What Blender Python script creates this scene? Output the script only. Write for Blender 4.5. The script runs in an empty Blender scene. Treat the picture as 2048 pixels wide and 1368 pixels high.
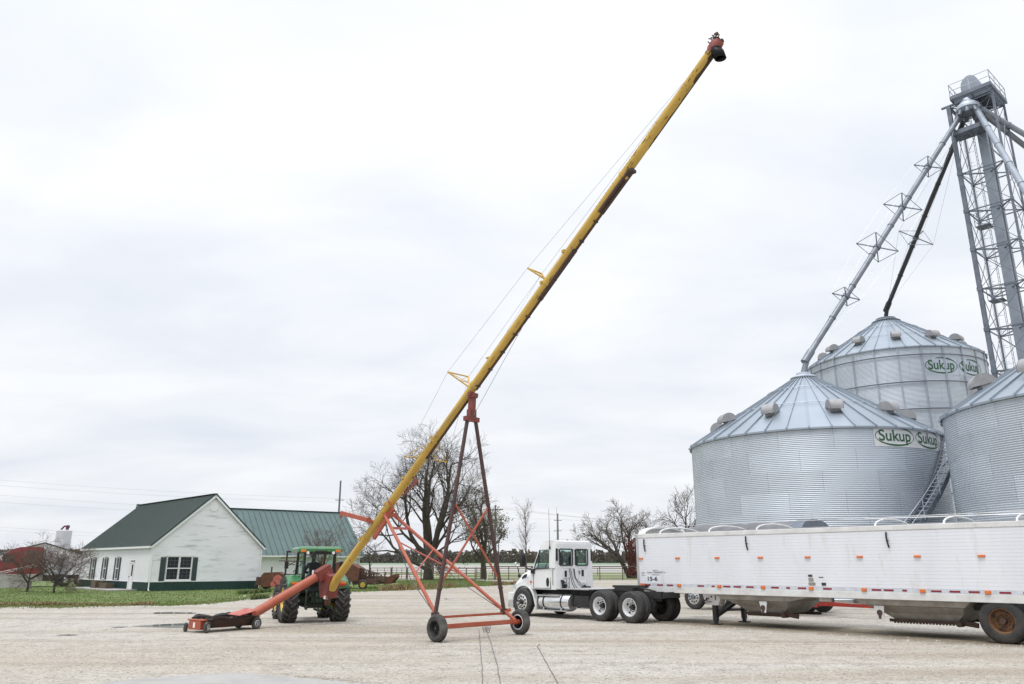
import bpy, math, random
from mathutils import Vector, Matrix, noise as mnoise
R = math.radians
rnd = random.Random(7)
sc = bpy.context.scene
COL = sc.collection

# ------------------------------------------------------------------ camera, sky, sun, exposure
CAM_H = 1.85
PITCH = 15.868
cam_d = bpy.data.cameras.new('camera'); cam = bpy.data.objects.new('camera', cam_d); COL.objects.link(cam)
cam_d.sensor_width = 36.0; cam_d.lens = 36.0 * 1569 / 2048
cam_d.clip_start = 0.1; cam_d.clip_end = 6000
cam.location = (0, 0, CAM_H); cam.rotation_euler = (R(90 + PITCH), 0, 0)
sc.camera = cam
sc.view_settings.view_transform = 'Standard'; sc.view_settings.look = 'None'
sc.view_settings.gamma = 1; sc.view_settings.exposure = 0.10
SUN_EL, SUN_AZ = 66, 215            # azimuth clockwise from +Y (behind the camera, to the left)
w = bpy.data.worlds.new('World'); sc.world = w; w.use_nodes = True
nt = w.node_tree; nt.nodes.clear()
def N(tree, typ, **kw):
    n = tree.nodes.new(typ)
    for k, v in kw.items():
        if k.startswith('i_'):
            key = k[2:].replace('_', ' ')
            n.inputs[int(key) if key.isdigit() else key].default_value = v
        else: setattr(n, k, v)
    return n
sky = N(nt, 'ShaderNodeTexSky', sky_type='NISHITA', sun_disc=False)
sky.sun_elevation = R(SUN_EL); sky.sun_rotation = R(SUN_AZ)
b1 = N(nt, 'ShaderNodeBackground', i_Strength=0.10); nt.links.new(sky.outputs[0], b1.inputs[0])
tc = N(nt, 'ShaderNodeTexCoord'); sep = N(nt, 'ShaderNodeSeparateXYZ'); nt.links.new(tc.outputs['Generated'], sep.inputs[0])
zc = N(nt, 'ShaderNodeMath', operation='MAXIMUM', i_1=0.0); nt.links.new(sep.outputs[2], zc.inputs[0])
za = N(nt, 'ShaderNodeMath', operation='ADD', i_1=0.22); nt.links.new(zc.outputs[0], za.inputs[0])
dx = N(nt, 'ShaderNodeMath', operation='DIVIDE'); nt.links.new(sep.outputs[0], dx.inputs[0]); nt.links.new(za.outputs[0], dx.inputs[1])
dy = N(nt, 'ShaderNodeMath', operation='DIVIDE'); nt.links.new(sep.outputs[1], dy.inputs[0]); nt.links.new(za.outputs[0], dy.inputs[1])
cx = N(nt, 'ShaderNodeCombineXYZ'); nt.links.new(dx.outputs[0], cx.inputs[0]); nt.links.new(dy.outputs[0], cx.inputs[1])
mp = N(nt, 'ShaderNodeMapping'); mp.inputs['Scale'].default_value = (0.75, 1.25, 1); mp.inputs['Location'].default_value = (3.1, 1.7, 0)
nt.links.new(cx.outputs[0], mp.inputs[0])
nz = N(nt, 'ShaderNodeTexNoise', i_Scale=1.75, i_Detail=6.0, i_Roughness=0.52, i_Distortion=0.25); nt.links.new(mp.outputs[0], nz.inputs['Vector'])
cr = N(nt, 'ShaderNodeValToRGB')
cr.color_ramp.elements[0].position = 0.30; cr.color_ramp.elements[0].color = (0.772, 0.812, 0.884, 1)
cr.color_ramp.elements[1].position = 0.66; cr.color_ramp.elements[1].color = (0.955, 0.970, 0.995, 1)
nt.links.new(nz.outputs[0], cr.inputs[0])
# the overcast dome brightens towards the zenith
zr = N(nt, 'ShaderNodeMapRange', i_1=0.0, i_2=0.75, i_3=0.93, i_4=1.13); nt.links.new(zc.outputs[0], zr.inputs[0])
zq = N(nt, 'ShaderNodeMapRange', i_1=0.68, i_2=1.0, i_3=0.0, i_4=1.7); nt.links.new(zc.outputs[0], zq.inputs[0])
zs = N(nt, 'ShaderNodeMath', operation='ADD'); nt.links.new(zr.outputs[0], zs.inputs[0]); nt.links.new(zq.outputs[0], zs.inputs[1])
b2 = N(nt, 'ShaderNodeBackground'); nt.links.new(cr.outputs[0], b2.inputs[0]); nt.links.new(zs.outputs[0], b2.inputs[1])
mx = N(nt, 'ShaderNodeMixShader', i_0=0.95); nt.links.new(b1.outputs[0], mx.inputs[1]); nt.links.new(b2.outputs[0], mx.inputs[2])
out = N(nt, 'ShaderNodeOutputWorld'); nt.links.new(mx.outputs[0], out.inputs[0])
sd = bpy.data.lights.new('sun', 'SUN'); sd.energy = 1.3; sd.angle = R(16); sd.color = (1, 0.97, 0.92)
so = bpy.data.objects.new('sun', sd); COL.objects.link(so)
sdir = Vector((math.sin(R(SUN_AZ)) * math.cos(R(SUN_EL)), math.cos(R(SUN_AZ)) * math.cos(R(SUN_EL)), math.sin(R(SUN_EL))))
so.rotation_euler = sdir.to_track_quat('Z', 'Y').to_euler(); so.location = sdir * 80
sc.cycles.max_bounces = 6; sc.cycles.transparent_max_bounces = 12

# ------------------------------------------------------------------ survey helpers (photo pixel -> ground point, used to measure)
TH = R(PITCH)
def G(u, v, z=0.0):
    cxx = (u - 1024) / 1569; cz = (684 - v) / 1569
    r = (cxx, math.cos(TH) - cz * math.sin(TH), math.sin(TH) + cz * math.cos(TH))
    t = (z - CAM_H) / r[2]
    return Vector((r[0] * t, r[1] * t, z))
def at(u, v, Y):
    cxx = (u - 1024) / 1569; cz = (684 - v) / 1569
    r = (cxx, math.cos(TH) - cz * math.sin(TH), math.sin(TH) + cz * math.cos(TH))
    t = Y / r[1]
    return Vector((r[0] * t, Y, CAM_H + r[2] * t))

# ------------------------------------------------------------------ mesh builder
class MB:
    def __init__(s): s.v = []; s.f = []; s.M = None
    def add(s, vs, fs):
        o = len(s.v)
        if s.M is not None: vs = [s.M @ Vector(p) for p in vs]
        s.v += [tuple(p) for p in vs]; s.f += [tuple(i + o for i in f) for f in fs]; return s
    def box(s, c, d, rot=None):
        c = Vector(c); h = [x / 2 for x in d]
        vs = [Vector((sx * h[0], sy * h[1], sz * h[2])) for sx in (-1, 1) for sy in (-1, 1) for sz in (-1, 1)]
        if rot is not None: vs = [rot @ p for p in vs]
        return s.add([c + p for p in vs], [(0, 1, 3, 2), (4, 6, 7, 5), (0, 4, 5, 1), (2, 3, 7, 6), (0, 2, 6, 4), (1, 5, 7, 3)])
    def span(s, a, b):
        a = Vector(a); b = Vector(b); return s.box((a + b) / 2, [abs(x) for x in (b - a)])
    def frame(s, p0, p1, up=None):
        d = (Vector(p1) - Vector(p0)).normalized()
        u = Vector(up) if up else (Vector((0, 0, 1)) if abs(d.z) < 0.95 else Vector((1, 0, 0)))
        x = d.cross(u).normalized(); y = x.cross(d).normalized(); return d, x, y
    def beam(s, p0, p1, w_, h_=None, up=None):
        h_ = h_ or w_; p0 = Vector(p0); p1 = Vector(p1); d, x, y = s.frame(p0, p1, up)
        vs = [p + x * a * w_ / 2 + y * b * h_ / 2 for p in (p0, p1) for a, b in ((-1, -1), (1, -1), (1, 1), (-1, 1))]
        return s.add(vs, [(3, 2, 1, 0), (4, 5, 6, 7), (0, 1, 5, 4), (1, 2, 6, 5), (2, 3, 7, 6), (3, 0, 4, 7)])
    def tube(s, p0, p1, r0, r1=None, n=8, cap=True):
        r1 = r0 if r1 is None else r1; p0 = Vector(p0); p1 = Vector(p1); d, x, y = s.frame(p0, p1)
        vs = []
        for p, r in ((p0, r0), (p1, r1)):
            for i in range(n):
                a = 2 * math.pi * i / n; vs.append(p + x * math.cos(a) * r + y * math.sin(a) * r)
        fs = [(i, (i + 1) % n, n + (i + 1) % n, n + i) for i in range(n)]
        if cap: fs += [tuple(reversed(range(n))), tuple(range(n, 2 * n))]
        return s.add(vs, fs)
    def path(s, pts, r, n=6, closed=False):
        pts = [Vector(p) for p in pts]; m = len(pts); vs = []; fs = []
        d0 = None
        for i, p in enumerate(pts):
            a = pts[i - 1] if (i or closed) else p; b = pts[(i + 1) % m] if (i < m - 1 or closed) else p
            d = (b - a).normalized()
            if d0 is None:
                u = Vector((0, 0, 1)) if abs(d.z) < 0.9 else Vector((1, 0, 0)); x = d.cross(u).normalized()
            else: x = (x - d * x.dot(d)).normalized()
            d0 = d; y = d.cross(x); rr = r[i] if isinstance(r, (list, tuple)) else r
            for k in range(n):
                t = 2 * math.pi * k / n; vs.append(p + x * math.cos(t) * rr + y * math.sin(t) * rr)
        for i in range(m if closed else m - 1):
            j = (i + 1) % m
            fs += [(i * n + k, i * n + (k + 1) % n, j * n + (k + 1) % n, j * n + k) for k in range(n)]
        if not closed: fs += [tuple(reversed(range(n))), tuple(range((m - 1) * n, m * n))]
        return s.add(vs, fs)
    def lathe(s, prof, n=24, o=(0, 0, 0), axis='z', a0=0, a1=360, close=False):
        full = abs(a1 - a0) >= 359.9; vs = []; fs = []; k = len(prof); m = n if full else n + 1
        for i in range(m):
            a = R(a0 + (a1 - a0) * i / n); c, q = math.cos(a), math.sin(a)
            for r, z in prof:
                p = {'z': (r * c, r * q, z), 'y': (r * c, z, r * q), 'x': (z, r * c, r * q)}[axis]
                vs.append((p[0] + o[0], p[1] + o[1], p[2] + o[2]))
        for i in range(m if full else m - 1):
            j = (i + 1) % m
            for t in range(k if close else k - 1):
                t2 = (t + 1) % k; fs.append((i * k + t, j * k + t, j * k + t2, i * k + t2))
        return s.add(vs, fs)
    def prism(s, poly, a, b, plane='xz'):
        def P(p, h): return {'xz': (p[0], h, p[1]), 'xy': (p[0], p[1], h), 'yz': (h, p[0], p[1])}[plane]
        n = len(poly); vs = [P(p, a) for p in poly] + [P(p, b) for p in poly]
        return s.add(vs, [tuple(range(n)), tuple(reversed(range(n, 2 * n)))] + [(i, n + i, n + (i + 1) % n, (i + 1) % n) for i in range(n)])
    def loft(s, rings, cap=True, closed=True):
        n = len(rings[0]); vs = [p for r in rings for p in r]; fs = []
        for i in range(len(rings) - 1):
            for k in range(n if closed else n - 1):
                fs.append((i * n + k, i * n + (k + 1) % n, (i + 1) * n + (k + 1) % n, (i + 1) * n + k))
        if cap: fs += [tuple(reversed(range(n))), tuple(range((len(rings) - 1) * n, len(rings) * n))]
        return s.add(vs, fs)
    def poly(s, pts): return s.add(pts, [tuple(range(len(pts)))])
    def build(s, name, mat, parent=None, smooth=None, bevel=0, fix=True):
        me = bpy.data.meshes.new(name); me.from_pydata(s.v, [], s.f)
        if fix:
            import bmesh
            bm = bmesh.new(); bm.from_mesh(me); bmesh.ops.recalc_face_normals(bm, faces=bm.faces); bm.to_mesh(me); bm.free()
        me.materials.append(mat)
        if smooth is not None:
            me.polygons.foreach_set('use_smooth', [True] * len(me.polygons)); me.set_sharp_from_angle(angle=R(smooth))
        me.update()
        o = bpy.data.objects.new(name, me); COL.objects.link(o)
        if parent is not None: o.parent = parent
        if bevel:
            b = o.modifiers.new('bevel', 'BEVEL'); b.width = bevel; b.segments = 2; b.limit_method = 'ANGLE'; b.angle_limit = R(40)
        return o
def build2(name, parts, parent=None, smooth=None):
    v, f, mi = [], [], []
    for k, (mb, m) in enumerate(parts):
        o = len(v); v += mb.v; f += [tuple(i + o for i in q) for q in mb.f]; mi += [k] * len(mb.f)
    me = bpy.data.meshes.new(name); me.from_pydata(v, [], f)
    for mb, m in parts: me.materials.append(m)
    me.polygons.foreach_set('material_index', mi)
    if smooth is not None: me.polygons.foreach_set('use_smooth', [True] * len(f)); me.set_sharp_from_angle(angle=R(smooth))
    me.update(); o = bpy.data.objects.new(name, me); COL.objects.link(o)
    if parent is not None: o.parent = parent
    return o
def thing(name, label, cat, loc=(0, 0, 0), rz=0.0, group=None):
    o = bpy.data.objects.new(name, None); COL.objects.link(o); o.location = loc; o.rotation_euler = (0, 0, rz)
    o.empty_display_size = 0.3
    return tag(o, label, cat, group)
def tag(o, label=None, cat=None, group=None, kind=None):
    if label: o['label'] = label
    if cat: o['category'] = cat
    if group: o['group'] = group
    if kind: o['kind'] = kind
    return o
def dup(o, parent=None, memo=None):
    c = o.copy(); COL.objects.link(c)
    if parent is not None: c.parent = parent
    for ch in list(o.children): dup(ch, c)
    return c

# ------------------------------------------------------------------ materials
MATS = {}
def mat(name, c, rough=0.6, metal=0.0, c2=None, scale=3.0, lo=0.4, hi=0.65, bump=0.0, bscale=30.0, c3=None, s3=12.0, lo3=0.6, hi3=0.7, coat=0.0, spec=0.5, stretch=None):
    m = bpy.data.materials.new(name); m.use_nodes = True; t = m.node_tree; p = t.nodes['Principled BSDF']
    p.inputs['Base Color'].default_value = (*c, 1); p.inputs['Roughness'].default_value = rough; p.inputs['Metallic'].default_value = metal
    p.inputs['Coat Weight'].default_value = coat; p.inputs['Specular IOR Level'].default_value = spec
    co = N(t, 'ShaderNodeTexCoord'); vec = co.outputs['Object']
    if stretch:
        mp_ = N(t, 'ShaderNodeMapping'); mp_.inputs['Scale'].default_value = stretch; t.links.new(vec, mp_.inputs[0]); vec = mp_.outputs[0]
    cur = None
    def layer(cur, ca, cb, sc_, lo_, hi_, det=6.0):
        n_ = N(t, 'ShaderNodeTexNoise', i_Scale=sc_, i_Detail=det, i_Roughness=0.62); t.links.new(vec, n_.inputs['Vector'])
        mr = N(t, 'ShaderNodeMapRange', i_1=lo_, i_2=hi_); mr.clamp = True; t.links.new(n_.outputs[0], mr.inputs[0])
        mix = N(t, 'ShaderNodeMix', data_type='RGBA'); t.links.new(mr.outputs[0], mix.inputs[0])
        if cur is None: mix.inputs[6].default_value = (*ca, 1)
        else: t.links.new(cur, mix.inputs[6])
        mix.inputs[7].default_value = (*cb, 1); return mix.outputs[2]
    if c2: cur = layer(cur, c, c2, scale, lo, hi)
    if c3: cur = layer(cur, c, c3, s3, lo3, hi3)
    if cur is not None: t.links.new(cur, p.inputs['Base Color'])
    if bump:
        n_ = N(t, 'ShaderNodeTexNoise', i_Scale=bscale, i_Detail=4.0); t.links.new(vec, n_.inputs['Vector'])
        bp = N(t, 'ShaderNodeBump', i_Strength=bump, i_Distance=0.02); t.links.new(n_.outputs[0], bp.inputs['Height']); t.links.new(bp.outputs[0], p.inputs['Normal'])
    MATS[name] = m; return m
def glass(name, tint, rough=0.02):
    m = bpy.data.materials.new(name); m.use_nodes = True; t = m.node_tree; t.nodes.remove(t.nodes['Principled BSDF'])
    o = t.nodes['Material Output']
    tr = N(t, 'ShaderNodeBsdfTransparent'); tr.inputs[0].default_value = (*tint, 1)
    gl = N(t, 'ShaderNodeBsdfGlossy', i_Roughness=rough); lw = N(t, 'ShaderNodeLayerWeight', i_Blend=.5); pw = N(t, 'ShaderNodeMath', operation='POWER', i_1=3.5); t.links.new(lw.outputs['Facing'], pw.inputs[0]); fr = N(t, 'ShaderNodeMath', operation='MULTIPLY_ADD', i_1=.85, i_2=.05); t.links.new(pw.outputs[0], fr.inputs[0])
    mx_ = N(t, 'ShaderNodeMixShader'); t.links.new(fr.outputs[0], mx_.inputs[0]); t.links.new(tr.outputs[0], mx_.inputs[1]); t.links.new(gl.outputs[0], mx_.inputs[2])
    t.links.new(mx_.outputs[0], o.inputs[0]); return m

m_yellow = mat('yellow paint', (.56, .37, .072), .48, c2=(.48, .305, .06), scale=1.3, c3=(.24, .15, .06), s3=5, lo3=.64, hi3=.72, bump=.05, bscale=8)
m_red = mat('faded red paint', (.36, .075, .034), .5, c2=(.38, .105, .062), scale=2.0, c3=(.20, .06, .04), s3=7, lo3=.62, hi3=.72)
m_redp = mat('sun bleached red paint', (.46, .135, .11), .55, c2=(.36, .08, .06), scale=4)
m_dred = mat('dark red paint', (.22, .045, .035), .55, c2=(.12, .04, .03), scale=4)
m_maroon = mat('brown primer', (.075, .035, .03), .6, c2=(.05, .03, .028), scale=3)
m_rust = mat('rust', (.14, .055, .03), .85, c2=(.07, .035, .025), scale=4, c3=(.26, .11, .05), s3=9, lo3=.58, hi3=.75, bump=.3)
m_drust = mat('rusty dark steel', (.09, .045, .03), .8, c2=(.045, .035, .03), scale=5)
m_black = mat('black steel', (.018, .018, .02), .5, c2=(.035, .033, .032), scale=5)
m_rubber = mat('tyre rubber', (.028, .028, .029), .75, c2=(.075, .07, .062), scale=3.5, lo=.42, hi=.75, bump=.15, bscale=20)
m_dustrub = mat('dusty tyre rubber', (.045, .044, .042), .85, c2=(.14, .13, .115), scale=5, lo=.42, hi=.72, bump=.2, bscale=14)
m_white = mat('white paint', (.78, .79, .80), .35, c2=(.70, .71, .71), scale=1.5, coat=.3)
m_whitew = mat('weathered white paint', (.72, .73, .73), .5, c2=(.60, .59, .57), scale=2.0, c3=(.38, .36, .33), s3=9, lo3=.64, hi3=.76)
m_alu = mat('dull aluminium', (.62, .63, .64), .42, .75, c2=(.48, .48, .47), scale=4)
m_polish = mat('polished aluminium', (.80, .81, .82), .22, .9, c2=(.66, .66, .66), scale=5)
m_hopper = mat('weathered hopper aluminium', (.36, .34, .31), .6, .25, c2=(.24, .22, .19), scale=2.2, c3=(.45, .43, .40), s3=6, lo3=.55, hi3=.75)
m_galv = mat('galvanised steel', (.50, .55, .61), .45, .55, c2=(.42, .47, .53), scale=2)
m_galvd = mat('weathered galvanised steel', (.19, .215, .255), .55, .45, c2=(.135, .155, .19), scale=2)
m_pipe = mat('grey spout pipe', (.22, .24, .275), .45, .45, c2=(.17, .19, .215), scale=1.5)
m_dpipe = mat('dark spout pipe', (.055, .058, .064), .5, .3, c2=(.04, .042, .047), scale=1.5)
m_vent = mat('grey vent cowl', (.34, .34, .35), .55, .2, c2=(.29, .29, .29), scale=3)
m_green = mat('tractor green', (.035, .16, .05), .35, c2=(.05, .19, .07), scale=2, coat=.2)
m_dgreen = mat('grimy dark green', (.015, .045, .02), .6, c2=(.03, .03, .025), scale=6)
m_jdyel = mat('wheel yellow', (.68, .48, .05), .45, c2=(.5, .36, .08), scale=4)
m_amber = mat('amber lens', (.75, .20, .03), .25, c2=(.65, .13, .03), scale=20)
m_redlens = mat('red lens', (.42, .02, .015), .3)
m_reflr = mat('red reflective tape', (.24, .015, .03), .4)
m_reflw = mat('white reflective tape', (.62, .66, .72), .4, c2=(.5, .52, .56), scale=6)
m_label = mat('white decal', (.80, .78, .76), .5)
m_cloth = mat('dark work jacket', (.085, .095, .115), .9)
m_skin = mat('skin', (.42, .24, .17), .6)
m_tarp = mat('grey tarpaulin', (.125, .125, .138), .6, c2=(.18, .18, .19), scale=1.5, bump=.1, bscale=4)
m_ink = mat('black lettering', (.02, .02, .022), .5)
m_logo = mat('green lettering', (.022, .095, .036), .5)
m_plast = mat('black plastic', (.012, .012, .013), .45)
m_seat = mat('dark seat cloth', (.03, .032, .035), .9)
m_stay = mat('pale stay wire', (.30, .30, .31), .5, .2)
m_wire = mat('steel wire', (.10, .10, .105), .5, .3)
m_gtint = glass('tinted glass', (.74, .88, .85))
m_gdark = mat('dark window glass', (.012, .016, .016), .06, spec=.6)
m_gclear = glass('clear glass', (.84, .92, .91))
# ------------------------------------------------------------------ ground
def gravel_mat():
    m = bpy.data.materials.new('crushed limestone'); m.use_nodes = True; t = m.node_tree; p = t.nodes['Principled BSDF']
    p.inputs['Roughness'].default_value = .9; p.inputs['Specular IOR Level'].default_value = .25
    co = N(t, 'ShaderNodeTexCoord'); V = co.outputs['Object']
    def noise(sc_, det, lo, hi, vec=V, rough=.6):
        n = N(t, 'ShaderNodeTexNoise', i_Scale=sc_, i_Detail=det, i_Roughness=rough); t.links.new(vec, n.inputs['Vector'])
        r = N(t, 'ShaderNodeMapRange', i_1=lo, i_2=hi); r.clamp = True; t.links.new(n.outputs[0], r.inputs[0]); return r.outputs[0], n.outputs[0]
    def mix(f, a, b, typ='MIX', fac=None):
        x = N(t, 'ShaderNodeMix', data_type='RGBA', blend_type=typ)
        if f is not None: t.links.new(f, x.inputs[0])
        if fac is not None: x.inputs[0].default_value = fac
        for s, q in ((6, a), (7, b)):
            if isinstance(q, tuple): x.inputs[s].default_value = (*q, 1)
            else: t.links.new(q, x.inputs[s])
        return x.outputs[2]
    big, _ = noise(.09, 4, .40, .62)
    c = mix(big, (.400, .360, .304), (.465, .438, .396))
    mp_ = N(t, 'ShaderNodeMapping'); mp_.inputs['Scale'].default_value = (.06, .55, 1); mp_.inputs['Rotation'].default_value = (0, 0, R(14)); t.links.new(V, mp_.inputs[0])
    trk, _ = noise(1.0, 5, .47, .64, mp_.outputs[0])
    c = mix(trk, c, (.335, .292, .236))                       # packed tan wheel paths
    mp2 = N(t, 'ShaderNodeMapping'); mp2.inputs['Scale'].default_value = (.045, .9, 1); mp2.inputs['Rotation'].default_value = (0, 0, R(-9)); t.links.new(V, mp2.inputs[0])
    tr2, _ = noise(1.0, 3, .56, .64, mp2.outputs[0])
    c = mix(tr2, c, (.455, .428, .384))                        # loose pale ridges thrown up by tyres
    mid, _ = noise(1.7, 5, .50, .72)
    c = mix(mid, c, (.31, .28, .24))
    vo = N(t, 'ShaderNodeTexVoronoi', i_Scale=26.0, i_Randomness=1.0); t.links.new(V, vo.inputs['Vector'])
    gr_, _ = noise(.35, 4, .20, .62)
    vs_ = N(t, 'ShaderNodeSeparateColor'); t.links.new(vo.outputs['Color'], vs_.inputs[0])
    r1 = N(t, 'ShaderNodeMapRange', i_1=0, i_2=1, i_3=.66, i_4=1.20); t.links.new(vs_.outputs[0], r1.inputs[0])
    c = mix(gr_, c, mix(None, c, r1.outputs[0], 'MULTIPLY', 1.0))
    vo2 = N(t, 'ShaderNodeTexVoronoi', i_Scale=48.0); t.links.new(V, vo2.inputs['Vector'])
    vs2 = N(t, 'ShaderNodeSeparateColor'); t.links.new(vo2.outputs['Color'], vs2.inputs[0])
    r2 = N(t, 'ShaderNodeMapRange', i_1=0, i_2=1, i_3=.85, i_4=1.12); t.links.new(vs2.outputs[1], r2.inputs[0])
    c = mix(None, c, r2.outputs[0], 'MULTIPLY', 1.0)
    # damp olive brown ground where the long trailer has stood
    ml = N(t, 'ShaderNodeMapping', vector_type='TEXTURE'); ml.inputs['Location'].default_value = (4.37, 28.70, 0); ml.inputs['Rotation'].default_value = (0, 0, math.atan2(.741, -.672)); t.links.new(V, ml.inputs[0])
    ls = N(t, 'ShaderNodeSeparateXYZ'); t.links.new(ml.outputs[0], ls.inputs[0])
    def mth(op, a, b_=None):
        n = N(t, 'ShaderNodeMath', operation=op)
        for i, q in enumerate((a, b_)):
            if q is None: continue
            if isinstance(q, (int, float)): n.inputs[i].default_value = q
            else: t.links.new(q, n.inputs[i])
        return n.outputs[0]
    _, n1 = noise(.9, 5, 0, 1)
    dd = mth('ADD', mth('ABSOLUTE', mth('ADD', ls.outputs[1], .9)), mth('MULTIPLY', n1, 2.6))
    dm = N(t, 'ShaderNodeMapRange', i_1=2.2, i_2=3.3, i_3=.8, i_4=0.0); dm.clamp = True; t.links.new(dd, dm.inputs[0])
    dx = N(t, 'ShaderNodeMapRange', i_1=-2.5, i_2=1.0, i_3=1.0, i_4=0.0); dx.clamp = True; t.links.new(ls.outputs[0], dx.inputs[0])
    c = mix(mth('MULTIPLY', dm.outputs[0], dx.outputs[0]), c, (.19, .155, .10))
    dk = N(t, 'ShaderNodeMath', operation='GREATER_THAN', i_1=.975); t.links.new(vs_.outputs[1], dk.inputs[0])
    c = mix(dk.outputs[0], c, (.12, .108, .095))              # odd dark stones
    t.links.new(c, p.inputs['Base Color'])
    bp = N(t, 'ShaderNodeBump', i_Strength=.4, i_Distance=.025); t.links.new(vo.outputs['Distance'], bp.inputs['Height'])
    _, fn = noise(.8, 6, 0, 1)
    bp2 = N(t, 'ShaderNodeBump', i_Strength=.3, i_Distance=.10); t.links.new(fn, bp2.inputs['Height']); t.links.new(bp.outputs[0], bp2.inputs['Normal'])
    t.links.new(bp2.outputs[0], p.inputs['Normal']); return m
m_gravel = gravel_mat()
m_grass = mat('lawn soil and turf', (.105, .165, .040), .9, c2=(.155, .180, .060), scale=.35, lo=.42, hi=.66, c3=(.23, .19, .085), s3=.8, lo3=.60, hi3=.74, bump=.4, bscale=18)
m_blade = mat('grass blades', (.115, .185, .042), .8, c2=(.17, .20, .065), scale=.3, c3=(.27, .22, .11), s3=.7, lo3=.55, hi3=.70, stretch=(.4, 1.6, 1))
m_meadow = mat('pasture', (.12, .165, .055), .95, c2=(.17, .17, .075), scale=.08, c3=(.22, .18, .10), s3=.3, lo3=.6, hi3=.72)
m_field = mat('harvested field', (.36, .345, .325), .95, c2=(.30, .285, .25), scale=.03, c3=(.40, .36, .29), s3=.12, lo3=.58, hi3=.7)
m_winter = mat('green crop strip', (.16, .24, .15), .95, c2=(.20, .26, .17), scale=.02)
m_lane = mat('pale gravel lane', (.42, .39, .345), .95, c2=(.48, .45, .40), scale=.5)
m_slab = mat('concrete', (.36, .352, .34), .85, c2=(.31, .30, .29), scale=.9, c3=(.40, .39, .37), s3=4, lo3=.5, hi3=.7, bump=.2, bscale=60)
m_stone = mat('white crushed rock', (.42, .395, .355), .9, c2=(.32, .295, .26), scale=6, c3=(.50, .475, .44), s3=13, lo3=.5, hi3=.6)
m_stone2 = mat('tan stones', (.36, .32, .27), .9, c2=(.22, .20, .18), scale=5)
m_mud = mat('damp earth', (.20, .17, .13), .8, c2=(.29, .25, .19), scale=.9, c3=(.14, .13, .07), s3=2, lo3=.56, hi3=.7, bump=.4, bscale=12)
m_puddle = mat('standing water', (.05, .048, .045), .04, spec=.6)

def sheet(name, pts, z, m, kind='structure', res=None):
    b = MB(); b.add([(p[0], p[1], z if len(p) < 3 or p[2] == 0 else p[2]) for p in pts], [tuple(range(len(pts)))])
    return tag(b.build(name, m, fix=False), kind=kind)
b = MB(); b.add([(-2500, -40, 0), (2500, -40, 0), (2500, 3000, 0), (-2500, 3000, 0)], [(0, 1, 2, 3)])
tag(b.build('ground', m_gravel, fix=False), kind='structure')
GR = lambda *a: [tuple(G(u, v)) for u, v in a]
def wob(pts, n=6, amp=.5):
    o = []
    amp = amp * 1.3
    for i in range(len(pts)):
        a = Vector(pts[i][:2]); c = Vector(pts[(i + 1) % len(pts)][:2]); L = (c - a).length
        for k in range(n):
            q = a.lerp(c, k / n); s_ = min(amp, L * .09)
            q += Vector((mnoise.noise(Vector((q.x * .37, q.y * .37, 1))), mnoise.noise(Vector((q.x * .37, q.y * .37, 9))))) * s_
            o.append((q.x, q.y))
    return o
lawnL = [(-120, 41.5)] + [tuple(G(u, v)[:2]) for u, v in ((-60, 1213), (120, 1213), (250, 1212), (340, 1210), (420, 1206), (470, 1200), (515, 1194), (532, 1190), (560, 1187), (640, 1185), (700, 1183))] + [(-9.3, 66), (-9, 100), (-40, 140), (-120, 140)]
lawnR = [tuple(G(u, v)[:2]) for u, v in ((690, 1184), (780, 1181), (860, 1178), (905, 1175), (940, 1173), (975, 1171.5), (1012, 1169.5), (1040, 1168.5), (1046, 1167), (1000, 1163.5), (950, 1161.5))] + [(-5.5, 108), (-9.2, 140), (-13, 128), (-12, 80)]
lawnL = wob(lawnL, 10, 1.3); lawnR = wob(lawnR, 8, 1.6)
sheet('lawn', lawnL, .012, m_grass); sheet('lawn', lawnR, .016, m_grass)
sheet('pasture', [(-5.5, 108), (60, 103), (120, 110), (160, 210), (-40, 210), (-9.2, 132)], .02, m_meadow)
sheet('lane', [(-18, 160), (70, 150), (70, 155.5), (-18, 166.5)], .028, m_lane)
sheet('lane', [(-9.2, 121), (60, 117.5), (60, 120), (-9.2, 124)], .028, m_lane)
# far field rising gently to the wood
b = MB(); b.add([(-1200, 205, .03), (1200, 205, .03), (1200, 620, 2.1), (-1200, 620, 2.1), (1200, 760, 3.6), (-1200, 760, 3.6), (1200, 2900, 3.7), (-1200, 2900, 3.7)], [(0, 1, 2, 3)])
tag(b.build('field', m_field, fix=False), kind='structure')
b = MB(); b.add([(1200, 620, 2.1), (-1200, 620, 2.1), (1200, 760, 3.6), (-1200, 760, 3.6), (1200, 2900, 3.7), (-1200, 2900, 3.7)], [(0, 1, 3, 2), (2, 3, 5, 4)])
tag(b.build('field', m_winter, fix=False), kind='structure')
sheet('concrete_apron', wob(GR((140, 1400), (205, 1366), (330, 1354), (480, 1345.5), (600, 1354), (765, 1371), (900, 1400)), 5, .12), .006, m_slab)
def puddle(pts): sheet('puddle', wob(GR(*pts), 5, .22), .010, m_puddle)
puddle(((305, 1225.6), (345, 1224.8), (392, 1225.6), (392, 1227.2), (350, 1227.4), (308, 1227.4)))
puddle(((262, 1252.4), (300, 1250.2), (340, 1248.2), (366, 1247.4), (404, 1248), (398, 1253), (362, 1255.6), (310, 1254.6)))
puddle(((222, 1255.6), (240, 1253.6), (258, 1253.4), (246, 1255.4)))
puddle(((110, 1271), (135, 1269.2), (158, 1269.8), (140, 1271.6)))
puddle(((888, 1197.6), (906, 1197), (905, 1198.4), (890, 1199)))
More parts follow.
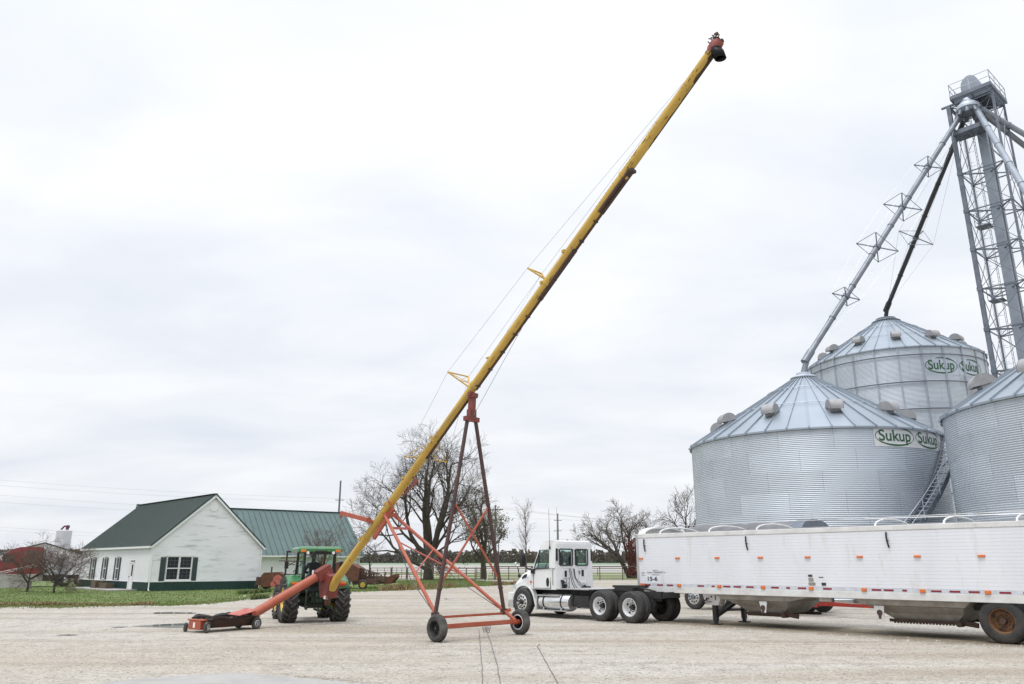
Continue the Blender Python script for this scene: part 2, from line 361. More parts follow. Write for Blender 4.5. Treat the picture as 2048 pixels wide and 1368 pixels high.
# damp tan strip and white rock under the trailer
DF = Vector((-.672, .741, 0)).normalized(); DL = Vector((-DF.y, DF.x, 0))
def TRW(x, y, z=0): return Vector((4.37, 28.70, 0)) + DF * x + DL * y + Vector((0, 0, z))
def pebbles(name, n, area, smin, smax, m, seed, zlift=0):
    r = random.Random(seed); b = MB()
    for i in range(n):
        x, y = area(r); s_ = smin * (smax / smin) ** (r.random() ** 2.2); a = r.random() * 6.28
        hx, hy, hz = s_ * r.uniform(.7, 1.3), s_ * r.uniform(.6, 1), s_ * r.uniform(.35, .7)
        c_, q = math.cos(a), math.sin(a); vs = []
        for px, py, pz in ((1, 0, .1), (.2, .9, .2), (-.8, .5, 0), (-.7, -.6, .25), (.3, -.9, 0)):
            px *= hx * r.uniform(.8, 1.2); py *= hy * r.uniform(.8, 1.2); vs.append((x + px * c_ - py * q, y + px * q + py * c_, zlift + pz * hz * .3))
        vs.append((x + r.uniform(-.3, .3) * hx, y + r.uniform(-.3, .3) * hy, zlift + hz))
        b.add(vs, [(0, 1, 5), (1, 2, 5), (2, 3, 5), (3, 4, 5), (4, 0, 5)])
    return tag(b.build(name, m, fix=False), kind='stuff')
def yard(r):
    while True:
        y = 11 + 32 * r.random() ** 1.6; x = r.uniform(-.72, .72) * y
        if not (y < 15.2 and -6 < x < -2.2): return x, y
pebbles('gravel_stones', 14000, yard, .008, .030, m_stone, 3)
pebbles('gravel_stones', 4500, yard, .008, .034, m_stone2, 4)
def heap(r):
    p = TRW(-r.uniform(-.5, 15), -r.gauss(4.4, .9) if r.random() < .8 else r.gauss(.9, .35)); return p.x, p.y
pebbles('crushed_rock', 7000, heap, .012, .042, m_stone, 5, -.002)
def edge(r):
    p0 = r.uniform(440, 548); p = G(p0, 1205 - (p0 - 440) * .145 + r.gauss(0, 1.2)); return p.x + r.gauss(0, .4), p.y
pebbles('crushed_rock', 130, edge, .03, .12, m_stone, 6, .012)
def apron_edge(r):
    p = G(r.uniform(600, 800), 0 + 1353.0); t_ = r.random(); q = G(600, 1354).lerp(G(790, 1374), t_); return q.x + r.gauss(0, .10), q.y + r.gauss(.05, .07)
pebbles('gravel_stones', 700, apron_edge, .01, .05, m_stone2, 8)
# grass blades over the lawns
def inside(poly, x, y):
    c = False; n = len(poly)
    for i in range(n):
        x1, y1 = poly[i]; x2, y2 = poly[i - 1]
        if (y1 > y) != (y2 > y) and x < (x2 - x1) * (y - y1) / (y2 - y1) + x1: c = not c
    return c
def blades(name, poly, n, hmin, hmax, m, seed, ymax=1e9, xr=None, wid=.035):
    r = random.Random(seed); b = MB(); xs = [p[0] for p in poly]; ys = [p[1] for p in poly]
    x0, x1 = xr or (min(xs), max(xs)); y0, y1 = min(ys), min(max(ys), ymax); k = 0
    while k < n:
        y = y0 + (y1 - y0) * r.random() ** 1.5; x = r.uniform(x0, x1)
        if not inside(poly, x, y): k += .2; continue
        k += 1; h = r.uniform(hmin, hmax) * (1 + .7 * mnoise.noise(Vector((x * .6, y * .6, 0)))); a = r.random() * 3.14; w_ = wid * r.uniform(.6, 1.4)
        dx_, dy_ = math.cos(a) * w_, math.sin(a) * w_; lx, ly = r.gauss(0, .5) * h, r.gauss(0, .5) * h
        b.add([(x - dx_, y - dy_, .01), (x + dx_, y + dy_, .01), (x + lx, y + ly, h)], [(0, 1, 2)])
    return tag(b.build(name, m, fix=False), kind='stuff')
blades('grass', lawnL, 70000, .03, .075, m_blade, 11, 74, (-48, -9), .022)
blades('grass', lawnR, 30000, .04, .11, m_blade, 12, 110, None, .03)
def fringe(name, pts, n, m, seed, hmin, hmax, sd_):
    r = random.Random(seed); b = MB(); P_ = [Vector((p[0], p[1], 0)) for p in pts]
    for i in range(n):
        k = r.randrange(len(P_) - 1); q = P_[k].lerp(P_[k + 1], r.random()); cl = mnoise.noise(Vector((q.x * .55, q.y * .55, 4)))
        if cl < r.uniform(-.5, .35): continue
        x, y = q.x + r.gauss(0, .3), q.y + r.gauss(-.15, sd_) - cl * .5; h = r.uniform(hmin, hmax); a = r.random() * 3.14; w_ = .03
        b.add([(x - math.cos(a) * w_, y - math.sin(a) * w_, .005), (x + math.cos(a) * w_, y + math.sin(a) * w_, .005), (x + r.gauss(0, .4) * h, y + r.gauss(0, .4) * h, h)], [(0, 1, 2)])
    return tag(b.build(name, m, fix=False), kind='stuff')
ed = [tuple(G(u, v)[:2]) for u, v in ((-60, 1213), (120, 1213), (250, 1212), (340, 1210), (420, 1206), (470, 1200), (515, 1194), (532, 1190))]
fringe('grass', ed, 9000, m_blade, 41, .03, .10, .7)
ed = [tuple(G(u, v)[:2]) for u, v in ((690, 1184), (780, 1181), (860, 1178), (905, 1175), (940, 1173), (975, 1171.5), (1012, 1169.5))]
fringe('grass', ed, 4000, m_blade, 42, .05, .14, 1.2)
m_weed = mat('dry weeds', (.27, .20, .10), .9, c2=(.20, .13, .07), scale=1.5)
m_weedg = mat('green weeds', (.075, .12, .035), .9, c2=(.13, .14, .05), scale=1.2)
def strip_pts(pts, wdt):
    up = [(x, y + wdt) for x, y in pts]; return pts + up[::-1]
wl = [tuple(G(u, v)[:2]) for u, v in ((762, 1182), (800, 1181), (840, 1179.5), (880, 1176.5), (910, 1175))]
blades('dry_weeds', strip_pts(wl, 3), 1100, .2, .55, m_weed, 13, wid=.05)
wl = [tuple(G(u, v)[:2]) for u, v in ((985, 1171.5), (1010, 1170.4), (1040, 1169))]
blades('dry_weeds', strip_pts(wl, 2.5), 700, .15, .4, m_weed, 14, wid=.05)
wl = [tuple(G(u, v)[:2]) for u, v in ((-30, 1212), (80, 1212.5), (200, 1212), (300, 1211))]
blades('dry_weeds', strip_pts(wl, 1.0), 2400, .05, .16, m_weed, 15, wid=.04)
wl = [tuple(G(u, v)[:2]) for u, v in ((472, 1190), (500, 1188), (526, 1186))]
blades('green_weeds', strip_pts(wl, 2.2), 420, .15, .4, m_weedg, 16, wid=.06)
wl = [tuple(G(u, v)[:2]) for u, v in ((500, 1200), (516, 1199), (528, 1198))]
blades('green_weeds', strip_pts(wl, 1.2), 300, .1, .35, m_weedg, 17, wid=.05)

# ------------------------------------------------------------------ far wood on the horizon
m_wood = mat('distant bare woodland', (.135, .117, .112), .95, c2=(.16, .135, .10), scale=.03, c3=(.115, .118, .085), s3=.05, lo3=.52, hi3=.62)
r = random.Random(21); b = MB()
x = -620
while x < 640:
    h = 12.0 + 2.6 * mnoise.noise(Vector((x * .013, 3.3, 0))) + 1.6 * mnoise.noise(Vector((x * .07, 1.3, 0)))
    if -170 < x < -118: h *= .72
    y = 770 + r.uniform(0, 40); x += r.uniform(2.2, 4.4)
    hh = h * r.uniform(.82, 1.1); wd = r.uniform(3.2, 6.0)
    for k in range(120):
        a = r.random() * 6.28; rr = wd * math.sqrt(r.random()); zz = r.uniform(.05, 1)
        px, py, pz = x + math.cos(a) * rr * (1.05 - zz * .55), y + math.sin(a) * rr, 3.2 + hh * zz
        s_ = r.uniform(.45, 1.15); q = r.random() * 3.14
        b.add([(px - s_ * math.cos(q), py - s_ * math.sin(q), pz - s_ * .6), (px + s_ * math.cos(q), py + s_ * math.sin(q), pz - s_ * .7), (px + s_ * .5, py + .4, pz + s_), (px - s_ * .6, py - .3, pz + s_ * .7)], [(0, 1, 2, 3)])
    b.tube((x, y, 3), (x, y, 3 + hh * .8), .5, .2, n=4, cap=False)
b.add([(-700, 815, 3), (700, 815, 3), (700, 815, 11.4), (-700, 815, 11.4), (-700, 840, 3), (700, 840, 3), (700, 840, 11.4), (-700, 840, 11.4)], [(0, 1, 2, 3), (3, 2, 6, 7)])
tag(b.build('distant_wood', m_wood, fix=False), kind='stuff')
# ------------------------------------------------------------------ grain bins
def sheet_mat(name, base, rough, metal, ringh, per):
    m = bpy.data.materials.new(name); m.use_nodes = True; t = m.node_tree; p = t.nodes['Principled BSDF']
    p.inputs['Roughness'].default_value = rough; p.inputs['Metallic'].default_value = metal
    co = N(t, 'ShaderNodeTexCoord'); s = N(t, 'ShaderNodeSeparateXYZ'); t.links.new(co.outputs['Object'], s.inputs[0])
    def mth(op, a, b_=None):
        n = N(t, 'ShaderNodeMath', operation=op)
        for i, q in enumerate((a, b_)):
            if q is None: continue
            if isinstance(q, (int, float)): n.inputs[i].default_value = q
            else: t.links.new(q, n.inputs[i])
        return n.outputs[0]
    ring = mth('FLOOR', mth('DIVIDE', s.outputs[2], ringh)); ang = mth('DIVIDE', mth('ARCTAN2', s.outputs[1], s.outputs[0]), 2 * math.pi / per)
    idx = mth('FLOOR', mth('ADD', ang, mth('MULTIPLY', ring, .37)))
    cv = N(t, 'ShaderNodeCombineXYZ'); t.links.new(idx, cv.inputs[0]); t.links.new(ring, cv.inputs[1])
    wn = N(t, 'ShaderNodeTexWhiteNoise', noise_dimensions='2D'); t.links.new(cv.outputs[0], wn.inputs['Vector'])
    ns = N(t, 'ShaderNodeTexNoise', i_Scale=.7, i_Detail=5.0); t.links.new(co.outputs['Object'], ns.inputs['Vector'])
    f = mth('ADD', mth('MULTIPLY', wn.outputs[0], .13), mth('MULTIPLY', ns.outputs[0], .22)); f = mth('ADD', f, .82)
    fr_ = mth('FRACT', mth('ADD', ang, mth('MULTIPLY', ring, .37))); sm = mth('LESS_THAN', mth('ABSOLUTE', mth('SUBTRACT', fr_, .5)), .4935); f = mth('MULTIPLY', f, mth('ADD', mth('MULTIPLY', sm, .22), .78))
    mx_ = N(t, 'ShaderNodeMix', data_type='RGBA', blend_type='MULTIPLY'); mx_.inputs[0].default_value = 1; mx_.inputs[6].default_value = (*base, 1)
    t.links.new(f, mx_.inputs[7]); t.links.new(mx_.outputs[2], p.inputs['Base Color']); return m
m_bin = sheet_mat('corrugated galvanised sheet', (.56, .61, .665), .56, .64, 1.117, 16)
m_binroof = sheet_mat('galvanised roof panel', (.33, .375, .425), .46, .62, 50, 40)
m_signw = mat('white sign panel', (.66, .67, .68), .5, c2=(.58, .59, .60), scale=1.2)
def text_mesh(body, size, bold=0.0, font_shear=0.0):
    cu = bpy.data.curves.new('lettering', 'FONT'); cu.body = body; cu.size = size; cu.offset = bold; cu.shear = font_shear; cu.align_x = 'LEFT'
    o = bpy.data.objects.new('lettering', cu); COL.objects.link(o)
    bpy.context.view_layer.update()
    me = o.to_mesh(); vs = [tuple(v.co) for v in me.vertices]; fs = [tuple(p.vertices) for p in me.polygons]
    o.to_mesh_clear(); bpy.data.objects.remove(o); bpy.data.curves.remove(cu)
    return vs, fs
def arc_band(cxy, a, b_, a0, a1, w0, w1, n=40):
    vs = []; fs = []
    for i in range(n + 1):
        t = R(a0 + (a1 - a0) * i / n); k = math.sin(math.pi * i / n); ww = w0 + (w1 - w0) * k
        for s_ in (-.5, .5): vs.append((cxy[0] + (a + s_ * ww) * math.cos(t), cxy[1] + (b_ + s_ * ww) * math.sin(t), 0))
    for i in range(n): fs.append((2 * i, 2 * i + 1, 2 * i + 3, 2 * i + 2))
    return vs, fs
def logo_flat(W_, H_):
    vs, fs = text_mesh('Sukup', H_ * .80, H_ * .013)
    xs = [p[0] for p in vs]; sx = W_ * .80 / (max(xs) - min(xs)); x0 = min(xs)
    V = [((p[0] - x0) * sx + W_ * .09, p[1] + H_ * .27, 0) for p in vs]; F = list(fs)
    # a taller S as the first letter of the wordmark and the oval round the word
    for a0, a1 in ((18, 112), (200, 330), (148, 200), (-28, 18)):
        v2, f2 = arc_band((W_ / 2, H_ / 2), W_ * .485, H_ * .45, a0, a1, H_ * .03, H_ * (.085 if a1 - a0 > 80 else .04)); o = len(V); V += v2; F += [tuple(i + o for i in f) for f in f2]
    return V, F
def wrap(vs, Rr, phi0, z0):
    return [(Rr * math.cos(phi0 + p[0] / Rr), Rr * math.sin(phi0 + p[0] / Rr), z0 + p[1]) for p in vs]
def panel_arc(b, Rr, p0, p1, z0, z1, n=16):
    vs = []; fs = []
    for i in range(n + 1):
        a = p0 + (p1 - p0) * i / n
        vs += [(Rr * math.cos(a), Rr * math.sin(a), z0), (Rr * math.cos(a), Rr * math.sin(a), z1)]
    fs = [(2 * i, 2 * i + 2, 2 * i + 3, 2 * i + 1) for i in range(n)]
    b.add(vs, fs)
def half_pipe_vent(Wd=.95, L=.62, Hh=.52):
    b = MB(); n = 10; pr = []
    for i in range(n + 1):
        a = math.pi * i / n; pr.append((Wd / 2 * math.cos(a), Hh * math.sin(a)))
    pr2 = [(p[0] * .90, p[1] * .90) for p in pr][::-1]
    b.prism(pr + pr2, -L / 2, L / 2, 'xz')                       # hood shell, open below
    b.prism(pr, L / 2 - .03, L / 2 - .002, 'xz'); b.prism(pr, -L / 2 + .002, -L / 2 + .03, 'xz')
    b.box((-.14, 0, -.10), (Wd * .52, L * .84, .26))
    return b
def make_bin(pos, Rr, rings, peak, label, nvent, vph, stiff=False, wind=(), logos=(), group='galvanised grain bins', base=.15, vscale=1.0):
    rz = math.atan2(-pos[1], -pos[0]); t = thing('grain_bin', label, 'grain bin', (pos[0], pos[1], 0), rz, group)
    ringh = 1.117; He = base + rings * ringh; per = .1016; k = int(rings * ringh / per); pr = []
    for i in range(k * 6 + 1):
        pr.append((Rr + .017 * math.cos(i * math.pi / 3), base + i * per / 6))
    b = MB(); b.lathe(pr, 160); b.build('wall', m_bin, t, smooth=80, fix=False)
    b = MB(); b.lathe([(Rr + .25, 0), (Rr + .25, base), (Rr - .1, base), (Rr - .1, 0)], 64, close=True); b.build('foundation', m_slab, t)
    # roof
    Ro = Rr + .14; rc = .95 if stiff else .55; zt = peak - .25; ze = He - .06
    b = MB(); n = 40
    for i in range(n):
        a0, a1 = 2 * math.pi * i / n, 2 * math.pi * (i + 1) / n
        b.add([(Ro * math.cos(a0), Ro * math.sin(a0), ze), (Ro * math.cos(a1), Ro * math.sin(a1), ze), (rc * math.cos(a1), rc * math.sin(a1), zt), (rc * math.cos(a0), rc * math.sin(a0), zt)], [(0, 1, 2, 3)])
        M = Matrix.Rotation(a0, 3, 'Z'); up = (M @ Vector((-(zt - ze), 0, -(Ro - rc)))).normalized() * -1
        b.beam(M @ Vector((Ro + .03, 0, ze + .03)), M @ Vector((rc, 0, zt + .03)), .05, .085, up=up)
    b.lathe([(Ro, ze), (Ro, ze - .10), (Ro - .02, ze - .10)], 80)
    for i in range(n):
        M = Matrix.Rotation(2 * math.pi * i / n, 3, 'Z'); b.box(M @ Vector((Ro + .035, 0, ze - .0)), (.05, .08, .12), M)
    rf = b.build('roof', m_binroof, t, fix=False)
    b = MB()
    for fr in (.42, .74):
        rr = Ro + (rc - Ro) * fr; zz = ze + (zt - ze) * fr + .12
        b.path([(rr * math.cos(2 * math.pi * i / 60), rr * math.sin(2 * math.pi * i / 60), zz) for i in range(60)], .018, 5, closed=True)
    b.build('roof_ring', m_galv, rf)
    b = MB(); b.lathe([(rc + .28, zt - .08), (rc + .30, zt - .02), (rc + .1, zt + .10), (rc - .08, zt + .16), (rc - .1, zt + .30), (.12, zt + .34), (.12, zt + .2)], 28); b.build('roof_cap', m_galvd if stiff else m_galv, rf, smooth=40)
    sl = math.atan2(zt - ze, Ro - rc); fv = .27
    for i in range(nvent):
        a = R(vph) + 2 * math.pi * i / nvent; rr = Ro + (rc - Ro) * fv; zz = ze + (zt - ze) * fv
        v = half_pipe_vent(1.0 * vscale, .74 * vscale, .50 * vscale).build('roof_vent', m_vent, rf, smooth=40)
        v.location = (rr * math.cos(a), rr * math.sin(a), zz + .15 * vscale); v.rotation_euler = (0, sl * .42, a)
    if stiff:
        b = MB()
        ns = 26
        for i in range(ns):
            M = Matrix.Rotation(2 * math.pi * (i + .3) / ns, 3, 'Z')
            b.box(M @ Vector((Rr + .05, -.045, (He + base) / 2)), (.07, .05, He - base - .02), M); b.box(M @ Vector((Rr + .05, .045, (He + base) / 2)), (.06, .045, He - base - .03), M)
        b.build('stiffener', m_galv, t)
        b = MB()
        for z in wind: b.path([((Rr + .12) * math.cos(2 * math.pi * i / 52), (Rr + .12) * math.sin(2 * math.pi * i / 52), z) for i in range(52)], .045, 6, closed=True)
        b.build('wind_ring', m_galvd, t)
    for (p0, W_, H_, z0, white) in logos:
        if white:
            b = MB(); panel_arc(b, Rr + .022, R(white[0]), R(white[1]), z0 - .03, z0 + H_ + .05); b.build('sign_panel', m_signw, t, fix=False)
        V, F = logo_flat(W_, H_); b = MB(); b.add(wrap(V, Rr + (.032 if white else .030), R(p0), z0), F); b.build('lettering', m_logo, t, fix=False)
    return t, He
P1, P2, P3 = (18.73, 49.05), (34.4, 68.9), (28.75, 36.8)
bin1, He1 = make_bin(P1, 7.3, 8, 13.65, 'squat corrugated grain bin with green lettered sign and stair, directly behind the white trailer', 10, -21, logos=((26.2, 2.55, 1.06, 7.98, (25.8, 70)), (46.8, 2.55, 1.06, 7.98, None)))
bin2, He2 = make_bin(P2, 7.3, 17, 23.6, 'tallest grain bin with vertical stiffeners and green lettering, standing farthest back beside the tower', 12, 6, stiff=True, wind=[19.15 - .8 - 2.234 * i for i in range(8)], logos=())
bin3, He3 = make_bin(P3, 7.3, 8, 13.65, 'grain bin cut off by the right edge of the view, nearest of the three', 10, -112 + 12, vscale=1.15)
# wordmarks on the tall bin sit between its stiffeners
for p0, sp in ((19.0, 22.0), (41.8, 22.0)):
    b = MB(); panel_arc(b, 7.322, R(p0 - .6), R(p0 + sp), 16.6, 18.2); b.build('sign_panel', m_galv, bin2, fix=False)
    V, F = logo_flat(2.75, 1.40); b = MB(); b.add(wrap(V, 7.335, R(p0), 16.70), F); b.build('lettering', m_logo, bin2, fix=False)
# stair up the front right of the nearest bin
b = MB(); tr = MB(); rl = MB()
f0, f1 = R(10), R(74); n = 40
def sp(f, rr, z): return (rr * math.cos(f), rr * math.sin(f), z)
zs = lambda i: .2 + (8.95 - .2) * i / n
for i in range(n):
    fa, fb = f0 + (f1 - f0) * i / n, f0 + (f1 - f0) * (i + 1) / n
    tr.beam(sp(fa, 7.42, zs(i)), sp(fa, 8.12, zs(i)), .20, .035)
    for rr in (7.40, 8.14): b.beam(sp(fa, rr, zs(i)), sp(fb, rr, zs(i + 1)), .05, .26)
    for h in (.55, 1.05): rl.tube(sp(fa, 8.16, zs(i) + h), sp(fb, 8.16, zs(i + 1) + h), .022, n=5, cap=False)
    if i % 6 == 0: rl.tube(sp(fa, 8.16, zs(i) - .05), sp(fa, 8.16, zs(i) + 1.06), .026, n=5); b.beam(sp(fa, 7.3, zs(i) - .15), sp(fa, 8.1, zs(i) - .15), .06); b.beam(sp(fa, 7.32, zs(i) - .95), sp(fa, 8.1, zs(i) - .2), .05)
st = b.build('stair', m_galvd, bin1); tr.build('stair_tread', m_galv, st); rl.build('handrail', m_galv, st)
b = MB(); b.add([sp(R(74), 7.35, 8.98), sp(R(74), 8.2, 8.98), sp(R(87), 8.2, 8.98), sp(R(87), 7.35, 8.98), sp(R(74), 7.35, 9.02), sp(R(74), 8.2, 9.02), sp(R(87), 8.2, 9.02), sp(R(87), 7.35, 9.02)], [(0, 1, 2, 3), (4, 5, 6, 7), (0, 1, 5, 4), (1, 2, 6, 5), (2, 3, 7, 6)])
for a in (74, 80, 87): b.tube(sp(R(a), 8.18, 9), sp(R(a), 8.18, 10.05), .026, n=5)
b.tube(sp(R(74), 8.18, 10.05), sp(R(87), 8.18, 10.05), .022, n=5); b.tube(sp(R(74), 8.18, 9.5), sp(R(87), 8.18, 9.5), .022, n=5)
b.build('stair_landing', m_galvd, st)

# ------------------------------------------------------------------ elevator tower
TA = Vector((33.7, 53.3, 0)); TRZ = math.atan2(-.741, .672)
tw = thing('elevator_tower', 'tall galvanised lattice tower with railed head platform above the grain bins', 'elevator tower', TA, TRZ)
TX, TY = Vector((.672, -.741, 0)), Vector((.741, .672, 0))
def TWW(x, y, z): return TA + TX * x + TY * y + Vector((0, 0, z))
WX, WY, TOPZ = 3.0, 2.7, 35.9
corn = [(0, 0), (WX, 0), (WX, WY), (0, WY)]
for i, (x, y) in enumerate(corn):
    b = MB(); q = (.28, .15, .13, .13)[i]; b.beam((x, y, 0), (x, y, TOPZ), q, q)
    for k in range(11): b.box((x, y, 30.1 - 3.05 * k + .0), (q + .06, q + .06, .26))
    b.build('leg', m_galvd, tw)
for k in range(12):
    br = MB(); hz_ = MB()
    z = 33.15 - 3.05 * k if k else TOPZ - .2
    z1 = 30.1 - 3.05 * k if k else 30.1
    z = 30.1 - 3.05 * (k - 1) if k else TOPZ - .2
    z1 = max(30.1 - 3.05 * k, 0.1)
    for i in range(4):
        a, c = corn[i], corn[(i + 1) % 4]
        hz_.beam((*a, z), (*c, z), .075)
        br.tube((*a, z), (*c, z1), .024, n=5, cap=False); br.tube((*c, z), (*a, z1), .024, n=5, cap=False)
    hz_.beam((0, 0, z), (WX, WY, z), .07); hz_.beam((WX, 0, z), (0, WY, z), .07)
    hz_.build('cross_beam', m_galvd, tw); br.build('cross_brace', m_galvd, tw)
b = MB(); b.span((1.26, 1.15, 0), (1.86, 1.58, 36.2)); m_trunk = mat('grey elevator casing', (.30, .335, .385), .5, .4, c2=(.25, .285, .33), scale=1.2); el = b.build('elevator_trunk', m_trunk, tw)
b = MB(); b.span((1.26, 2.0, 0), (1.86, 2.42, 36.2)); b.build('elevator_trunk', m_trunk, tw)
b = MB()
for k in range(12): b.box((1.56, 1.385, 30.1 - 3.05 * k + .25 + (k == 0) * 0), (.70, .52, .06)); b.box((1.56, 2.225, 30.1 - 3.05 * k + .25), (.70, .50, .06)); b.beam((0, .2, 30.1 - 3.05 * k + .1), (1.2, 1.3, 30.1 - 3.05 * k + .1), .08); b.beam((1.94, 1.3, 30.1 - 3.05 * k + .1), (WX, 0.1, 30.1 - 3.05 * k + .1), .08)
b.build('trunk_flange', m_galvd, el)
# ladder with cage and rest platforms
b = MB(); cg = MB(); lx, ly = .95, 1.35
for s_ in (-.2, .2): b.tube((lx, ly + s_, 0), (lx, ly + s_, 36), .022, n=5)
z = .3
while z < 35.6: b.tube((lx, ly - .2, z), (lx, ly + .2, z), .013, n=4, cap=False); z += .305
for z in [1.2 * i for i in range(3, 30)]:
    cg.path([(lx - .36 + .36 * math.cos(R(a)), ly + .36 * math.sin(R(a)), z) for a in range(-60, -301, -30)], .014, 4)
for a in (-120, -160, -200, -240): cg.tube((lx - .36 + .36 * math.cos(R(a)), ly + .36 * math.sin(R(a)), 3.6), (lx - .36 + .36 * math.cos(R(a)), ly + .36 * math.sin(R(a)), 35), .011, n=4, cap=False)
ld = b.build('ladder', m_galv, tw); cg.build('ladder_cage', m_galv, ld)
for z in (26.0, 20.2, 13.9, 8.0):
    b = MB(); b.span((.15, .9, z), (1.1, 1.9, z + .06))
    for x in (.15, 1.1):
        for y in (.9, 1.9): b.tube((x, y, z), (x, y, z + 1.05), .022, n=4)
    for h in (.5, 1.05):
        b.tube((.15, .9, z + h), (.15, 1.9, z + h), .018, n=4); b.tube((.15, .9, z + h), (1.1, .9, z + h), .018, n=4); b.tube((.15, 1.9, z + h), (1.1, 1.9, z + h), .018, n=4)
    b.build('rest_platform', m_galvd, tw)
def grate(b, x0, x1, y0, y1, z, n):
    for i in range(n + 1):
        y = y0 + (y1 - y0) * i / n; b.beam((x0, y, z), (x1, y, z), .07, .14)
    for x in (x0, (x0 + x1) / 2, x1): b.beam((x, y0, z - .02), (x, y1, z - .02), .09, .18)
def rail(b, pts, z, closed=True, gap=None):
    n = len(pts)
    for i in range(n if closed else n - 1):
        a, c = Vector((*pts[i], z)), Vector((*pts[(i + 1) % n], z)); L = (c - a).length; k = max(1, round(L / 1.3))
        for h in (.55, 1.08): b.tube(a + Vector((0, 0, h)), c + Vector((0, 0, h)), .028, n=5)
        for j in range(k + 1): p = a.lerp(c, j / k); b.tube(p, p + Vector((0, 0, 1.1)), .026, n=5)
# middle platform
b = MB(); grate(b, .1, 2.0, -.35, 1.0, 33.3, 7); b.span((.1, -.42, 33.18), (2.0, -.36, 33.52)); b.build('lower_platform', m_galvd, tw)
# head platform
b = MB(); grate(b, .4, 3.15, -.63, 3.0, 36.05, 12)
for (a, c) in (((.38, -.68), (3.17, -.62)), ((3.12, -.62), (3.2, 2.97)), ((.34, -.62), (.4, 2.97)), ((.38, 2.97), (3.17, 3.05))): b.span((*a, 36.0), (*c, 36.28))
b.span((.5, .3, 36.13), (2.6, 2.7, 36.18))
hp = b.build('head_platform', m_galvd, tw)
b = MB(); rail(b, [(.4, -.63), (3.15, -.63), (3.15, 3.0), (.4, 3.0)], 36.2); b.build('handrail', m_galv, hp)
b = MB()
b.beam((-.5, 0, TOPZ), (WX, 0, TOPZ), .14); b.beam((0, 0, TOPZ), (0, WY, TOPZ), .14); b.beam((0, WY, TOPZ), (WX, WY, TOPZ), .14); b.build('head_frame', m_galvd, hp)
# elevator head: rounded housing with drive
b = MB(); pr = [(0, 0), (0, 1.1)] + [(1.0 - math.cos(R(a)) * 1.0, 1.1 + math.sin(R(a)) * .75) for a in range(10, 171, 20)] + [(2.0, 1.1), (2.0, .2), (1.7, 0)]
b.prism([(.85 + x * .62, 36.2 + z * 1.1) for x, z in pr], .7, 1.75, 'xz'); hd = b.build('elevator_head', m_trunk, hp, smooth=35)
b = MB(); b.lathe([(.0, 2.1), (.22, 2.1), (.22, 2.7), (0, 2.7)], 14, (1.2, 0, 37.0), 'y'); b.span((1.0, 1.75, 36.9), (1.4, 2.15, 37.3)); b.build('drive_motor', m_galvd, hd)
# distributor
b = MB(); dc = (1.25, .1); b.lathe([(.26, 36.0), (.32, 35.85), (.80, 35.35), (.82, 35.3), (.82, 35.08), (.7, 35.0), (.7, 35.06)], 28, (*dc, 0)); ds = b.build('distributor', m_galv, tw, smooth=40)
b = MB(); b.lathe([(0, 35.04), (.80, 35.04), (.70, 34.76), (.0, 34.72)], 28, (*dc, 0))
for a in range(0, 360, 40): b.tube((dc[0] + .7 * math.cos(R(a)), dc[1] + .7 * math.sin(R(a)), 34.9), (dc[0] + .86 * math.cos(R(a)), dc[1] + .86 * math.sin(R(a)), 34.5), .15, n=10)
b.build('outlet_collar', m_galvd, ds)
def spout(p0, p1, rad, m, label, brackets, arm, group='downspouts from the tower'):
    t = thing('grain_spout', label, 'spout', p1, 0, group); p0 = Vector(p0) - Vector(p1); p1 = Vector((0, 0, 0)); L = (p0 - p1).length
    b = MB(); b.tube(p1 + (p0 - p1).normalized() * .9, p0, rad, n=14)
    for k in range(int(L / 3.05) + 1): q = p1.lerp(p0, (k * 3.05 + 1.2) / L); b.tube(q, q + (p0 - p1).normalized() * .10, rad + .035, n=14)
    b.build('pipe', m, t, smooth=40)
    b = MB(); d = (p0 - p1).normalized(); e = p1 + d * 1.0; b.tube(e + d * .2, e - d * .75, rad + .06, n=12); b.tube(e - d * .3, Vector((0, 0, -.55)), rad * .95, n=12); b.build('spout_boot', m, t, smooth=40)
    dd, x, y = b.frame(p1, p0); prev = None
    x = (x + y).normalized(); y = d.cross(x).normalized()
    ends = []
    for f, am in zip(brackets, arm):
        b = MB(); c = p1.lerp(p0, f); E = [c + x * am, c + y * am, c - x * am, c - y * am]
        for q in E: b.beam(c, q, .07)
        for i in range(4): b.tube(E[i], E[(i + 1) % 4], .022, n=5)
        b.tube(c - d * .12, c + d * .12, rad + .06, n=12); b.build('truss_bracket', m_galvd, t); ends.append(E)
    if ends:
        b = MB(); seq = [[p1 + d * .9] * 4] + ends + [[p0 - d * .6] * 4]
        for i in range(len(seq) - 1):
            for k in range(4): b.tube(seq[i][k], seq[i + 1][k], .010, n=4, cap=False)
        b.build('stay_cable', m_galv, t)
    return t
spout(TWW(.6, -.1, 34.6), (P1[0], P1[1], 14.25), .19, m_pipe, 'grey grain spout with four cross brackets, sloping left to the squat bin', (.245, .435, .60, .775), (.95, 1.45, 1.35, 1.0))
spout(TWW(.65, .6, 34.5), (P2[0], P2[1], 24.2), .185, m_dpipe, 'dark grain spout ending on the cap of the tallest bin', (.44,), (1.5,))
spout(TWW(1.9, -.2, 34.6), (P3[0], P3[1], 14.25), .20, m_trunk, 'pale grain spout falling down the near face of the tower to the right bin', (), ())
spout(TWW(2.1, .2, 34.8), (60.5, 60.0, 25.0), .20, m_trunk, 'upper of two spouts leaving the tower head towards the right edge', (), ())
spout(TWW(2.1, .5, 34.5), (62, 64.0, 23.0), .20, m_pipe, 'lower of two spouts leaving the tower head towards the right edge', (), ())
